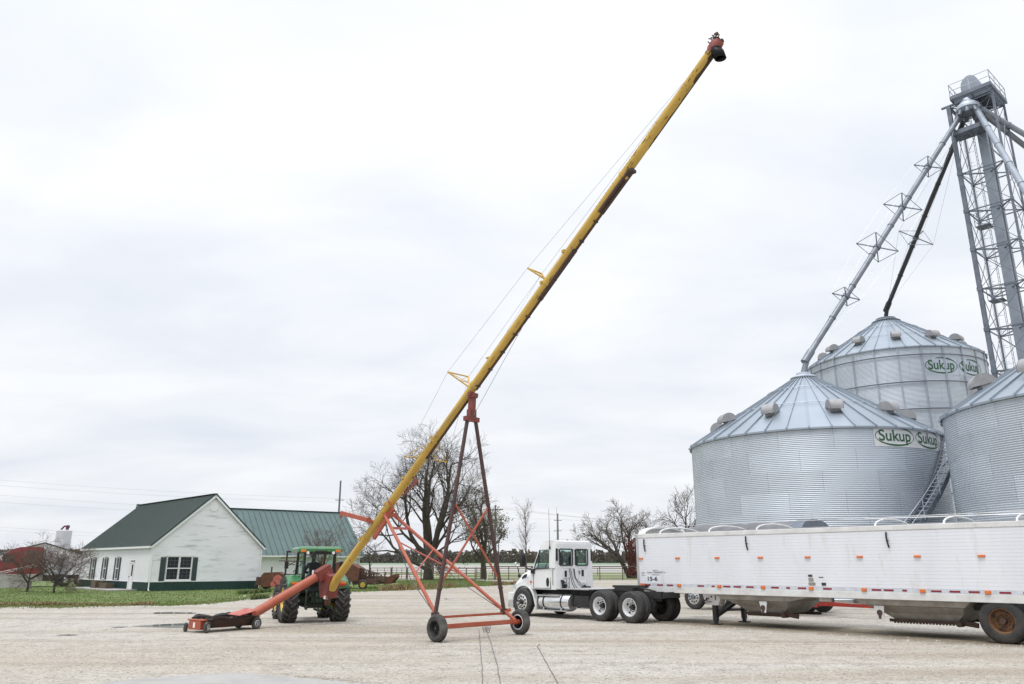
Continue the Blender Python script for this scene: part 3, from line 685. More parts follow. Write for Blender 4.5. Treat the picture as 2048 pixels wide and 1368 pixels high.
# ------------------------------------------------------------------ grain auger (local x runs up the tube in plan, y across, z up)
AQ = Vector((.724, -.69, 0)).normalized(); AP = Vector((-AQ.y, AQ.x, 0)); AO = Vector((-.825, 21.98, 0))
au = thing('grain_auger', 'long yellow grain auger on a red two-wheeled frame, raised steeply across the sky', 'grain auger', AO, math.atan2(AQ.y, AQ.x))
def AL(X, Y, Z=0): d = Vector((X, Y, 0)) - AO; return Vector((d.dot(AQ), d.dot(AP), Z))
UT = Vector((1, 0, .857)).normalized(); UN = Vector((-UT.z, 0, UT.x))
def AT(s, off=0, y=0): return Vector((s, y, 7.17 + .857 * s)) + UN * off
# tube material: yellow with grime that collects under the discharge end
m = m_yellow; t = m.node_tree
RT = .127
b = MB(); b.tube(AT(-6.90), AT(7.96), RT, n=28); b.tube(AT(-7.02), AT(-6.72), RT + .055, RT + .008, n=28)
tube_mb = b
b = MB()
for s in (-5.25, -4.3, -3.35, -2.02, -.35, 2.48, 5.15): b.tube(AT(s - .03), AT(s + .03), RT + .018, n=28)
for s in (-5.35, -4.15, -3.3, -2.02, 2.42, 3.22):
    for y in (-.12, .12): b.box(AT(s, .09, y), (.08, .05, .08))
clamp_mb = b
m_grime = mat('black grain grime', (.05, .032, .018), .85, c2=(.10, .06, .03), scale=3)
# caked grime along the belly and near the head
m_fleck = mat('brown grain stain', (.20, .125, .045), .8, c2=(.12, .075, .035), scale=8)
rg = random.Random(5); b = MB(); fl = MB()
def belly(s0, s1, a0, a1, k=10, b=b):
    rr = RT + .004; vs = []; n = 6
    for i in range(k + 1):
        s = s0 + (s1 - s0) * i / k; j0 = a0 + rg.uniform(-6, 6); j1 = a1 + rg.uniform(-6, 6)
        if i in (0, k): j0, j1 = (j0 + j1) / 2 - 3, (j0 + j1) / 2 + 3
        for q in range(n + 1):
            a = R(j0 + (j1 - j0) * q / n); vs.append(AT(s, -math.cos(a) * rr, math.sin(a) * rr))
    b.add(vs, [(i * (n + 1) + q, i * (n + 1) + q + 1, (i + 1) * (n + 1) + q + 1, (i + 1) * (n + 1) + q) for i in range(k) for q in range(n)])
belly(5.8, 7.93, 2, 70, 24); belly(7.2, 7.95, -26, 70, 8); belly(7.74, 7.95, -140, 70, 3)
for i in range(30):
    s = 7.8 - 2.6 * rg.random() ** 1.6 if i < 24 else rg.uniform(-1, 5); a = rg.uniform(-110, -15) if i < 24 else rg.uniform(-60, -10); belly(s, s + rg.uniform(.04, .16), a, a + rg.uniform(2, 7), 3, fl)
mt_ = build2('main_tube', [(tube_mb, m_yellow), (clamp_mb, m_yellow), (b, m_grime), (fl, m_fleck)], au, smooth=40)
# worn lettering, flaked beyond reading, on the upper flank
b = MB()
for i in range(26):
    s = 4.35 + i * .078 + rg.uniform(-.01, .01)
    if i in (9, 10, 19, 20): continue
    a0 = R(-128 + rg.uniform(-4, 4)); a1 = R(-112 + rg.uniform(-6, 2))
    for (sa, sb, x0, x1) in ((0, .02, a0, a1), (.02, .045, a0, a0 + .06)) if rg.random() < .7 else ((0, .018, a0, a1),):
        rr = RT + .003; V = [AT(s + q, -math.cos(x) * rr, math.sin(x) * rr) for q, x in ((sa, x0), (sb, x0), (sb, x1), (sa, x1))]; b.add(V, [(0, 1, 2, 3)])
b.build('worn_decal', m_wire, mt_, fix=False)
# roller track below the tube
b = MB()
b.beam(AT(-.4, -.138, .02), AT(5.1, -.138, .02), .07, .035, up=UN)
for k in range(12): s = -.3 + k * .49; b.beam(AT(s, -.14, -.08), AT(s, -.14, .08), .04, .04)
b.beam(AT(4.3, -.10, 0), AT(5.3, -.115, 0), .22, .05, up=UN); b.box(AT(5.32, -.15), (.12, .20, .08))
b.beam(AT(2.1, -.13), AT(3.4, -.13), .14, .06, up=UN); b.beam(AT(-2.5, -.14, .0), AT(-.6, -.14, .0), .07, .03, up=UN)
b.build('roller_track', m_drust, au)
# discharge hood and rubber spout
b = MB(); c0 = AT(7.80); r2 = .27
rings = []
for s, off, rx, ry in ((7.88, 0, .137, .14), (7.93, .01, .16, .16), (8.04, .015, .165, .16), (8.13, .0, .13, .13)):
    rings.append([AT(s, off + rx * math.cos(R(a)), ry * math.sin(R(a))) for a in range(0, 360, 30)])
b.loft(rings); hdp = b.build('discharge_hood', mat('weathered pink red hood', (.36, .10, .09), .6, c2=(.20, .06, .05), scale=5, c3=(.06, .035, .03), s3=7, lo3=.56, hi3=.66), au, smooth=50)
b = MB(); rings = []
for dx_, z, rx, ry in ((7.98, 13.96, .16, .15), (8.05, 13.84, .16, .15), (8.11, 13.64, .145, .14)):
    rings.append([Vector((dx_ + rx * math.cos(R(a)), ry * math.sin(R(a)), z + .12 * math.cos(R(a)) * 0)) for a in range(0, 360, 30)])
b.loft(rings, cap=False); b.loft([[p * 1 + (Vector((rings[i][0].x - .0, 0, 0)) * 0) for p in rings[i]] for i in range(3)], cap=False)
so_ = b.build('rubber_spout', m_plast, hdp, smooth=50); mo = so_.modifiers.new('thickness', 'SOLIDIFY'); mo.thickness = .02
b = MB()
b.loft([[AT(7.84, r_ * math.cos(R(a)), r_ * math.sin(R(a))) for a in range(0, 360, 30)] for r_ in (.14, .165)] , cap=False)
for i in range(60):
    a = AT(rg.uniform(7.94, 8.15), rg.uniform(-.02, .15), rg.uniform(-.14, .14)); b.beam(a, a + Vector((rg.uniform(-.07, .09), rg.uniform(-.07, .07), rg.uniform(-.02, .11))), .014, .026)
for i in range(8): a = AT(8.12, .08, rg.uniform(-.12, .12)); b.box(a + Vector((rg.uniform(-.06, .08), 0, rg.uniform(-.02, .08))), (.07, .07, .06))
b.build('chaff_clump', m_grime, hdp)
# cable trusses on the back of the tube
wires = []
def truss(s, h, e, lean=0):
    b = MB(); base = AT(s, RT); h -= .06; E = [AT(s + lean, h, -e), AT(s + lean, h, e)]
    for q in E: b.tube(base, q, .024, n=6)
    b.tube(E[0], E[1], .022, n=6); m1 = base.lerp(E[0], .45); m2 = base.lerp(E[1], .45); b.tube(m1, m2, .014, n=5)
    b.tube(m1, E[1], .008, n=4); b.tube(m2, E[0], .008, n=4); b.box(base, (.09, .09, .08)); b.build('truss_bracket', m_yellow, au); return E
E1 = truss(-.5, .86, .42, -.05); E2 = truss(2.5, .72, .30, -.05)
# low cross-arm with its two outrigger triangles
E0 = []
for sg, y0, y1 in ((-1, -.36, -.85), (1, .30, .82)):
    b = MB(); q0 = Vector((-2.42, y0, 4.92)); q1 = Vector((-2.42, y1, 4.90)); a0 = AT(-2.05, -.02, .11 * sg); a1 = AT(-2.3, -.06, .11 * sg)
    b.tube(q0, q1, .020, n=6); b.tube(a0, q0, .013, n=5); b.tube(a0, q1, .013, n=5); b.tube(a1, q0.lerp(q1, .4), .012, n=5); E0.append(q1)
    b.build('outrigger', m_yellow, au)
b = MB()
for k in (0, 1): b.path([E0[k], E1[k], E2[k], AT(7.4, .14, .0)], .0045, 5)
b.path([AT(3.2, .2), AT(-.9, .22, .06)], .004, 4); b.path([E2[1], AT(.3, .14, .05)], .004, 4)
b.path([AT(-5.2, .0, -.15), AT(-2.9, .06, -.15), AT(-.2, -.12, -.13)], .006, 5)
b.path([AT(-3.2, -.24, .05), Vector((-.5, 0, 5.85)), AT(1.5, -.18, 0)], .007, 5)
b.build('stay_cable', m_stay, au)
b = MB(); b.box(AT(3.22, .16), (.08, .08, .09)); b.box(AT(.35, .15), (.24, .07, .05)); b.build('cable_anchor', m_yellow, au)
# undercarriage: lower red arms, dark upper legs, cross bars, wheels
HX = Vector((-4.05, 0, 3.30)); hy = .2
for sg in (-1, 1):
    hinge = HX + Vector((0, sg * hy, 0)); axle = Vector((0, sg * 1.36, .36))
    b = MB(); b.tube(hinge, axle, .050, n=12); b.build('lower_arm', m_red, au, smooth=40)
    foot = Vector((-.38, sg * 1.27, .60)); top = Vector((-.47, sg * .14, 5.95))
    b = MB(); b.beam(foot, top, .078, .078); b.box(foot, (.14, .16, .16)); b.box(foot.lerp(top, .12), (.10, .10, .05)); b.box(foot.lerp(top, .545), (.10, .10, .05)); b.build('upper_leg', m_maroon, au)
    # truss rod under the arm
    b = MB(); mid = hinge.lerp(axle, .55) - Vector((.12, 0, .22)); b.path([hinge.lerp(axle, .18), mid, hinge.lerp(axle, .95)], .011, 5); b.build('truss_rod', m_wire, au)
def arm(sg, f): return (HX + Vector((0, sg * hy, 0))).lerp(Vector((0, sg * 1.36, .36)), f)
b = MB(); b.beam(arm(-1, .13), arm(1, .13), .07, .07); b.build('arm_spreader', m_redp, au)
b = MB(); b.tube(arm(-1, .57), arm(1, .34), .02, n=8); b.tube(arm(-1, .27), arm(1, .60), .02, n=8); b.build('arm_brace', m_redp, au, smooth=40)
def lg(sg, f): return Vector((-.38, sg * 1.27, .60)).lerp(Vector((-.47, sg * .14, 5.95)), f)
b = MB(); b.beam(lg(-1, .545), lg(1, .16), .035, .05); b.beam(lg(1, .53), lg(-1, .14), .035, .05); b.build('leg_brace', m_red, au)
b = MB(); b.beam((0, -1.32, .36), (0, 1.38, .36), .095, .095); b.tube((0, -1.5, .33), (0, 1.5, .33), .04, n=10); b.build('axle', m_red, au)
b = MB(); b.beam((-.40, -1.2, .55), (-.40, 1.27, .55), .06, .06); b.beam((-.40, 1.22, .55), (-.2, 1.36, .66), .09, .09); b.build('cross_bar', m_red, au)
def tyre_prof(ro, wd, ri): return [(ri, -wd * .42), (ri + .02, -wd * .5), (ro - (ro - ri) * .35, -wd * .52), (ro - .03, -wd * .44), (ro, -wd * .30), (ro, wd * .30), (ro - .03, wd * .44), (ro - (ro - ri) * .35, wd * .52), (ri + .02, wd * .5), (ri, wd * .42)]
def wheel(name, par, c, ro, wd, ri, mt, mr, side=1, holes=0, dish=.3, hub=.06, ring=None, nut=0, grooves=True, mh=None):
    """axis along local y; side=+1 shows the outer face towards +y"""
    wq = bpy.data.objects.new(name, None); wq.empty_display_size = .2
    b = MB(); pr = tyre_prof(ro, wd, ri); b.lathe(pr, 40, axis='y', close=True)
    if grooves:
        for yy in (-.2, 0, .2): b.lathe([(ro + .004, wd * (yy - .05)), (ro + .009, wd * yy), (ro + .004, wd * (yy + .05))], 40, axis='y')
    ty = b.build('tyre', mt, None, smooth=35); ty.location = c; ty.parent = par
    b = MB(); y0 = side * wd * .42; yd = side * wd * (.42 - dish)
    b.lathe([(ri + .012, y0), (ri - .012, y0 + side * .01), (ri - .03, y0 - side * .03), (ri - .045, yd), (hub * 1.9, yd + side * .03), (hub * 1.6, yd), (0, yd)], 36, axis='y')
    b.lathe([(ri, -y0), (ri - .04, -y0 + side * .04), (ri - .045, yd)], 36, axis='y')
    rm = b.build('rim', mr, ty, smooth=35)
    b = MB(); b.tube((0, yd - side * .02, 0), (0, yd + side * hub * 1.3, 0), hub * 1.1, hub * .8, n=16)
    for i in range(nut): a = 2 * math.pi * i / nut; b.tube((hub * 1.65 * math.cos(a), yd, hub * 1.65 * math.sin(a)), (hub * 1.65 * math.cos(a), yd + side * .05, hub * 1.65 * math.sin(a)), .016, n=6)
    b.build('hub', mh or mr, ty, smooth=35)
    if holes:
        b = MB(); rh = (ri - .045 + hub * 1.9) / 2 + .015
        for i in range(holes):
            a = 2 * math.pi * (i + .3) / holes; b.tube((rh * math.cos(a), yd + side * .035 * (1 if dish > .2 else .6) - side * .012, rh * math.sin(a)), (rh * math.cos(a), yd + side * .04, rh * math.sin(a)), .032 if ri < .35 else .04, n=10)
        b.build('hand_hole', m_plast, ty)
    if ring:
        b = MB(); b.lathe([(ri + .012, y0 + side * .012), (ri - .004, y0 + side * .02), (ri - .016, y0 + side * .012)], 40, axis='y'); b.build('rim_edge', ring, ty)
    bpy.data.objects.remove(wq); return ty
w1 = wheel('wheel', au, (0, -1.52, .325), .325, .21, .19, m_dustrub, m_black, side=-1, dish=.42, hub=.05, nut=6)
w2 = wheel('wheel', au, (0, 1.52, .33), .33, .21, .19, m_dustrub, m_black, side=-1, dish=.75, hub=.05, nut=0, ring=m_reflw)
for q in (w1, w2): q.name = 'wheel'
b = MB(); b.tube((0, 1.2, .335), (0, 1.5, .335), .065, n=12); b.build('hub_stub', m_red, au)
# head bracket, ram post
b = MB(); b.box((-.47, 0, 5.88), (.14, .52, .13)); b.box((-.47, 0, 6.02), (.16, .24, .28)); b.build('leg_yoke', m_dred, au)
b = MB(); b.beam((-.47, 0, 5.95), (-.45, 0, 6.52), .15, .17); b.box((-.42, 0, 6.56), (.16, .24, .12)); b.tube((-.42, -.16, 6.60), (-.42, .16, 6.60), .06, n=10); b.build('roller_post', m_dred, au)
# lower frame at the arms: belly beam, lift arm and winch
b = MB(); b.beam(AT(-4.05, -.22), AT(-5.02, -.28), .08, .13, up=UN); b.box(HX + Vector((0, 0, .04)), (.16, .46, .12)); b.beam(AT(-4.0, -.24, -.12), AT(-4.0, .03, -.15), .028); b.beam(AT(-4.0, -.24, .12), AT(-4.0, .03, .15), .028); b.build('arm_mount', m_red, au)
b = MB(); b.beam((-4.80, -.28, 3.20), (-6.28, -.28, 3.48), .09, .13); b.beam((-4.8, -.28, 3.2), (-4.8, .1, 3.05), .1); b.beam((-6.22, -.28, 3.45), (-6.3, -.28, 3.34), .05); b.build('lift_arm', m_red, au)
b = MB(); b.path([(-6.28, -.28, 3.40), (-6.9, -1.2, 1.75)], .006, 4); b.build('lift_cable', m_wire, au)
b = MB(); b.lathe([(0, -.04), (.10, -.03), (.08, 0), (.10, .03), (0, .04)], 18, AT(-3.1, -.33), 'y'); b.beam(AT(-3.1, -.33), AT(-3.6, -.24), .05); b.beam(AT(-3.1, -.33), AT(-3.1, -.12), .04); b.build('pulley', m_dred, au, smooth=40)
# boot: two red gear housings at the foot of the tube
bt = AT(-6.86); b = MB()
b2_ = [Vector((-6.78, -.0, 1.50)), Vector((-7.08, -.0, 1.58)), Vector((-7.46, -.0, 1.26)), Vector((-7.36, -.0, .84)), Vector((-7.02, -.0, .80))]
b.loft([[q + Vector((0, dy, 0)) for q in b2_] for dy in (-.20, .24)]); b.build('boot', m_dred, au, bevel=.015)
tail = AL(-6.12, 26.95, 1.66)
hb = AL(-7.95, 25.25, .37)
d = (tail - hb).normalized()
b = MB(); b.beam(tail - d * .42, tail + d * .14, .34, .36); b.beam(tail, Vector((-7.1, .02, 1.3)), .28, .26); it = b.build('knuckle_housing', m_dred, au, bevel=.015)
b = MB(); b.tube(hb, tail - d * .4, .138, n=24); b.build('intake_tube', m_red, au, smooth=40)
b = MB(); q = tail - d * .3; b.box(q + Vector((-.02, -.22, .08)), (.05, .03, .17)); b.build('warning_decal', m_label, it)
b = MB(); b.tube(AL(-5.98, 26.6, .86), AL(-6.1, 27.3, .62), .05, n=10); b.tube(AL(-6.0, 26.75, .82), AL(-6.05, 27.0, .72), .085, n=12); b.box(AL(-6.08, 27.2, .64), (.14, .14, .14)); b.build('drive_shaft', m_rust, au, smooth=40)
b = MB(); b.box(AL(-6.02, 26.66, .84), (.10, .10, .10)); b.build('shaft_guard', m_label, au)
# intake hopper on castor wheels
hp0 = AL(-9.07, 23.77); hp1 = AL(-7.98, 25.35); hx = (hp1 - hp0).normalized(); hyv = Vector((-hx.y, hx.x, 0)); HL = (hp1 - hp0).length
hop = bpy.data.objects.new('intake_hopper', None)
def HPt(x, y, z): return hp0 + hx * x + hyv * y + Vector((0, 0, z))
b = MB()
wd = .36
sec = lambda x, k=1: [HPt(x, -wd * k, .34), HPt(x, -.22, .10), HPt(x, .22, .10), HPt(x, wd * k, .34)]
b.loft([sec(.12), sec(HL)], cap=False, closed=False)
for y in (-wd, wd): b.beam(HPt(.1, y, .33), HPt(HL, y, .36), .05, .05)
for x in (.14, HL - .06): b.poly([HPt(x, -wd, .34), HPt(x, -.22, .10), HPt(x, .22, .10), HPt(x, wd, .34)])
ih = b.build('intake_hopper', m_drust, au); mo = ih.modifiers.new('thickness', 'SOLIDIFY'); mo.thickness = .012
b = MB(); b.span((0, 0, 0), (0, 0, 0)) if False else None
bx = MB()
for (x0, x1, y0, y1, z0, z1) in ((-.02, .14, -.30, .26, .08, .31),):
    bx.loft([[HPt(x0, y0, z0), HPt(x0, y1, z0), HPt(x0, y1, z1), HPt(x0, y0, z1)], [HPt(x1, y0, z0), HPt(x1, y1, z0), HPt(x1, y1, z1), HPt(x1, y0, z1)]])
bx.beam(HPt(.05, -.4, .335), HPt(.05, .34, .335), .14, .04); bx.build('end_gearbox', m_red, ih, bevel=.012)
b = MB(); b.loft([[HPt(-.024, -.05, .13), HPt(-.024, .04, .13), HPt(-.024, .04, .27), HPt(-.024, -.05, .27)], [HPt(-.021, -.05, .13), HPt(-.021, .04, .13), HPt(-.021, .04, .27), HPt(-.021, -.05, .27)]]); b.build('warning_decal', m_label, ih)
b = MB(); rs = random.Random(3)
for sg in (-1, 1):
    pr0 = []; pr1 = []
    for i in range(15):
        x = .16 + (HL - .3) * i / 14; z = .345 + .02 * x; hgt = (.07 + .035 * math.sin(i * .8) + rs.uniform(-.02, .02)) * (0.35 if i in (0, 14) else 1) * (1 if sg > 0 else .35)
        pr0.append(HPt(x, sg * wd, z)); pr1.append(HPt(x, sg * (wd + .04 + (.09 if sg < 0 else .02)), z + hgt))
    b.loft([pr0, pr1], cap=False, closed=False)
sk = b.build('rubber_skirt', m_plast, ih, smooth=60); mo = sk.modifiers.new('thickness', 'SOLIDIFY'); mo.thickness = .012
b = MB(); b.tube(HPt(.14, 0, .25), HPt(HL, 0, .27), .05, n=8)
for i in range(34): x = .2 + i * (HL - .25) / 34; a = i * 1.1; b.beam(HPt(x, .16 * math.cos(a), .26 + .13 * math.sin(a)), HPt(x + .03, -.16 * math.cos(a), .26 - .13 * math.sin(a)), .09, .012)
b.build('flighting', m_drust, ih)
b = MB(); b.loft([[HPt(HL - .55, -.20, .39), HPt(HL - .62, .30, .42), HPt(HL - .6, .30, .44), HPt(HL - .53, -.2, .41)], [HPt(HL + .02, -.22, .50), HPt(HL + .02, .26, .56), HPt(HL + .02, .26, .58), HPt(HL + .02, -.22, .52)]]); b.build('throat_cover', m_redp, ih)
b = MB(); b.loft([[HPt(HL - .04, -.34, .10), HPt(HL - .04, .34, .10), HPt(HL - .04, .3, .52), HPt(HL - .04, -.3, .50)], [HPt(HL + .14, -.28, .12), HPt(HL + .14, .28, .12), HPt(HL + .14, .24, .53), HPt(HL + .14, -.24, .51)]]); b.build('throat_plate', m_red, ih, bevel=.01)
for (x, y, ro, sd_) in ((.02, .44, .125, -1), (.06, -.50, .15, -1), (HL - .10, -.42, .165, -1), (HL - .1, .42, .165, 1)):
    q = wheel('wheel', ih, (0, 0, 0), ro, .10, ro * .52, m_dustrub, m_label if y > 0 else m_alu, side=1 if y > 0 else -1, dish=.1, hub=.025, grooves=False)
    q.name = 'wheel'; ang = math.atan2(hx.y, hx.x); q.location = HPt(x, y, ro); q.rotation_euler = (0, 0, ang + (0 if x > 1 else (.9 if y > 0 else .55)))
b = MB(); b.tube(HPt(.05, -.46, .15), HPt(.05, .42, .13), .02, n=8); b.tube(HPt(HL - .1, -.42, .165), HPt(HL - .1, .42, .165), .025, n=8); b.build('castor_axle', m_dred, ih)
bpy.data.objects.remove(hop)
# ------------------------------------------------------------------ tractor (local x forward, y left, origin under the rear axle)
TFX = Vector((-.415, .91, 0)).normalized()
tc_ = thing('tractor', 'green and yellow cab tractor seen from behind, coupled to the foot of the auger', 'tractor', (-6.76, 28.17, 0), math.atan2(TFX.y, TFX.x))
def ag_wheel(c, ro, wd, ri, side, nl):
    b = MB(); pr = [(ri, -wd * .40), (ri + .03, -wd * .46), (ro * .80, -wd * .50), (ro - .05, -wd * .45), (ro - .035, -wd * .2), (ro - .03, 0), (ro - .035, wd * .2), (ro - .05, wd * .45), (ro * .80, wd * .50), (ri + .03, wd * .46), (ri, wd * .40)]
    b.lathe(pr, 40, axis='y', close=True); ty = b.build('wheel', m_rubber, tc_, smooth=40); ty.location = c
    b = MB()
    for i in range(nl):
        for sg in (-1, 1):
            a0 = 2 * math.pi * (i + (.5 if sg > 0 else 0)) / nl; prev = None
            for k in range(5):
                f = k / 4; y = sg * wd * (-.03 + .53 * f); a = a0 + .30 * f * (1.0 if ro > .6 else 1.2); r_ = ro - .005 if k < 4 else ro - .06
                p = Vector((r_ * math.sin(a), y, r_ * math.cos(a)))
                if prev is not None: b.beam(prev, p, .055, .07, up=(p.x, 0, p.z))
                prev = p
            a = a0 + .30; b.beam(prev, (ro * .80 * math.sin(a + .02), sg * wd * .5, ro * .80 * math.cos(a + .02)), .055, .05)
    lg_ = b.build('tread_lug', m_dustrub, ty)
    b = MB(); s = side; b.lathe([(ri + .01, s * wd * .40), (ri - .02, s * wd * .41), (ri - .05, s * wd * .30), (ri - .06, s * wd * .05), (ri * .55, s * wd * .02), (.12, s * wd * .10), (0, s * wd * .10)], 32, axis='y')
    b.lathe([(ri + .01, -s * wd * .40), (ri - .04, -s * wd * .36), (ri - .06, s * wd * .05)], 32, axis='y'); b.build('rim', m_jdyel, ty, smooth=40)
    b = MB(); b.tube((0, s * wd * .05, 0), (0, s * wd * .2, 0), .11, n=14); b.build('hub', m_jdyel, ty, smooth=40)
    return ty
for sg in (-1, 1): ag_wheel((0, sg * .86, .735), .735, .47, .40, sg, 20); ag_wheel((2.12, sg * .80, .55), .55, .36, .32, sg, 18)
b = MB(); b.span((-.25, -.28, .45), (1.0, .28, 1.05)); b.span((.9, -.2, .5), (2.2, .2, .95)); b.tube((0, -.8, .735), (0, .8, .735), .15, n=14); b.tube((0, -.55, .735), (0, .55, .735), .22, n=14)
b.span((-.42, -.2, .62), (-.2, .2, .98)); b.span((-.3, -.45, .98), (.2, .45, 1.12)); b.tube((2.12, -.7, .55), (2.12, .7, .55), .09, n=10); b.build('transmission', m_dgreen, tc_, bevel=.02)
b = MB()
for sg in (-1, 1):
    b.beam((-.15, sg * .33, .55), (-.95, sg * .42, .48), .07, .09); b.beam((-.25, sg * .36, 1.08), (-.72, sg * .40, .98), .07); b.beam((-.70, sg * .40, 1.0), (-.70, sg * .41, .50), .045)
b.beam((-.2, 0, .42), (-1.0, 0, .40), .09, .05); b.beam((-.25, 0, 1.0), (-.75, .05, .85), .05); b.tube((-.42, 0, .70), (-.55, 0, .70), .05, n=10)
for y, z in ((-.3, .95), (-.2, .85), (.2, .9), (.3, .82), (.12, .78)): b.tube((-.3, y, z), (-.52, y * 1.1, z - .05), .025, n=8)
b.build('hitch_linkage', m_dgreen, tc_)
b = MB()
for sg in (-1, 1): b.path([(-.45, sg * .22, .95), (-.6, sg * .3, .8), (-.5, sg * .24, .62), (-.35, sg * .1, .6)], .013, 5); b.path([(-.4, sg * .12, 1.05), (-.56, sg * .16, .92), (-.44, sg * .05, .75)], .012, 5)
b.build('hydraulic_hose', m_plast, tc_)
# fenders
for sg in (-1, 1):
    b = MB(); rg_ = [[], []]
    prof = []
    for i in range(9):
        a = R(150 - i * 14); prof.append((.80 * math.cos(a), .74 + .80 * math.sin(a)))
    b.loft([[Vector((x, sg * .56, z)) for x, z in prof], [Vector((x, sg * .98, z - .01)) for x, z in prof], [Vector((x * .99, sg * 1.04, z - .07)) for x, z in prof]], cap=False, closed=False)
    f = b.build('fender', m_green, tc_, smooth=50); mo = f.modifiers.new('thickness', 'SOLIDIFY'); mo.thickness = .03
    b = MB(); b.loft([[Vector((-.70, sg * y, z)) for y, z in ((.58, 1.05), (.95, 1.10), (1.0, 1.22), (.92, 1.33), (.58, 1.36))], [Vector((-.40, sg * y, z)) for y, z in ((.58, 1.1), (.95, 1.2), (.98, 1.3), (.92, 1.45), (.58, 1.46))]]); fl = b.build('fender_tail', m_green, f, bevel=.02)
    b = MB(); b.box((-.715, sg * .78, 1.27), (.04, .26, .075)); b.build('indicator_lamp', m_amber, f, bevel=.015)
    b = MB(); b.box((-.715, sg * .78, 1.20), (.045, .26, .06)); b.build('tail_lamp', m_redlens, f, bevel=.012)
# cab
b = MB(); C = {}
def pil(x, y): return (x, y)
lo_z, hi_z = 1.05, 2.28
rear = [(-.42, .47), (-.42, -.47)]; rt_top = [(-.52, .50), (-.52, -.50)]
mid = [(.15, .68), (.15, -.68)]; mid_t = [(.02, .63), (.02, -.63)]
fr = [(1.05, .42), (1.05, -.42)]; fr_t = [(.95, .48), (.95, -.48)]
for (p, q) in list(zip(rear, rt_top)) + list(zip(mid, mid_t)) + list(zip(fr, fr_t)): b.beam((*p, lo_z), (*q, hi_z), .065, .065)
for (x, z) in ((-.52, 2.25),): b.beam((x, .5, z), (x, -.5, z), .09)
b.beam((-.42, .47, 1.3), (-.42, -.47, 1.3), .05); b.beam((-.42, .47, lo_z), (-.42, -.47, lo_z), .1)
for sg in (-1, 1): b.beam((-.42, sg * .47, lo_z), (.15, sg * .68, lo_z), .08); b.beam((.15, sg * .68, lo_z), (1.05, sg * .42, lo_z), .08); b.beam((-.52, sg * .5, hi_z), (.02, sg * .63, hi_z), .08); b.beam((.02, sg * .63, hi_z), (.95, sg * .48, hi_z), .08)
b.beam((.95, .48, hi_z), (.95, -.48, hi_z), .08); b.span((-.40, -.55, .98), (1.1, .55, 1.06))
cab = b.build('cab_frame', m_plast, tc_)
b = MB(); b.add([(-.43, .44, 1.08), (-.43, -.44, 1.08), (-.53, -.46, 2.22), (-.53, .46, 2.22)], [(0, 1, 2, 3)]); b.build('rear_window', m_gclear, cab, fix=False)
for sg in (-1, 1):
    b = MB(); b.add([(-.42, sg * .48, 1.10), (.14, sg * .68, 1.10), (.02, sg * .63, 2.24), (-.52, sg * .51, 2.24)], [(0, 1, 2, 3)]); b.add([(.17, sg * .67, 1.10), (1.04, sg * .43, 1.10), (.95, sg * .48, 2.24), (.04, sg * .63, 2.24)], [(0, 1, 2, 3)]); b.build('side_window', m_gtint, cab, fix=False)
b = MB(); b.add([(1.06, .42, 1.1), (1.06, -.42, 1.1), (.96, -.47, 2.24), (.96, .47, 2.24)], [(0, 1, 2, 3)]); b.build('windscreen', m_gclear, cab, fix=False)
b = MB()
rings = []
for z, k, o_ in ((2.27, .86, 0), (2.31, 1.0, 0), (2.40, 1.0, 0), (2.46, .93, 0), (2.48, .80, 0)):
    rings.append([Vector((.22 + x * k * .92, y * k * .745, z - .02)) for x, y in ((-.95, -.86), (-.88, -1), (.85, -.95), (.98, -.8), (.98, .8), (.85, .95), (-.88, 1), (-.95, .86))])
b.loft(rings); rf = b.build('cab_roof', m_green, tc_, smooth=30)
for sg in (-1, 1):
    b = MB(); b.box((-.66, sg * .58, 2.31), (.05, .17, .085)); b.build('roof_lamp', m_amber, rf, bevel=.015)
    b = MB(); b.tube((-.66, sg * .43, 2.25), (-.60, sg * .43, 2.25), .05, n=14); b.build('work_lamp', m_label, rf)
b = MB(); b.tube((-.74, -.2, 2.31), (-.74, .2, 2.31), .02, n=6) ; b.span((-.60, -.5, 2.2), (-.5, .5, 2.28)); b.build('roof_trim', m_plast, rf)
b = MB(); b.loft([[Vector((x, y, z)) for y, z in ((-.36, .95), (-.36, 1.32), (-.25, 1.42), (.25, 1.42), (.36, 1.32), (.36, .95))] for x in (1.08, )] + [[Vector((2.55, y, z)) for y, z in ((-.30, .9), (-.30, 1.12), (-.2, 1.22), (.2, 1.22), (.30, 1.12), (.30, .9))]]); b.build('bonnet', m_green, tc_, bevel=.02)
b = MB(); b.tube((1.25, -.42, 1.2), (1.25, -.42, 2.15), .04, n=10); b.build('exhaust_stack', m_black, tc_)
b = MB(); b.span((-.05, -.27, 1.06), (.35, .27, 1.38)); b.box((-.1, 0, 1.62), (.13, .48, .55)); b.build('operator_seat', m_seat, tc_, bevel=.04)
b = MB(); b.tube((.95, 0, 1.05), (.70, 0, 1.55), .04, n=8); b.path([(.70 + .17 * math.cos(R(a)) * .55, .17 * math.sin(R(a)), 1.57 - .17 * math.cos(R(a)) * .55 * -.8) for a in range(0, 360, 24)], .016, 6, closed=True); b.build('steering_wheel', m_plast, tc_)
for sg in (-1, 1):
    b = MB(); b.tube((.3, sg * .66, 1.85), (.35, sg * .9, 1.9), .014, n=6); b.box((.34, sg * .95, 1.85), (.04, .13, .24)); b.build('mirror', m_plast, tc_, bevel=.01)
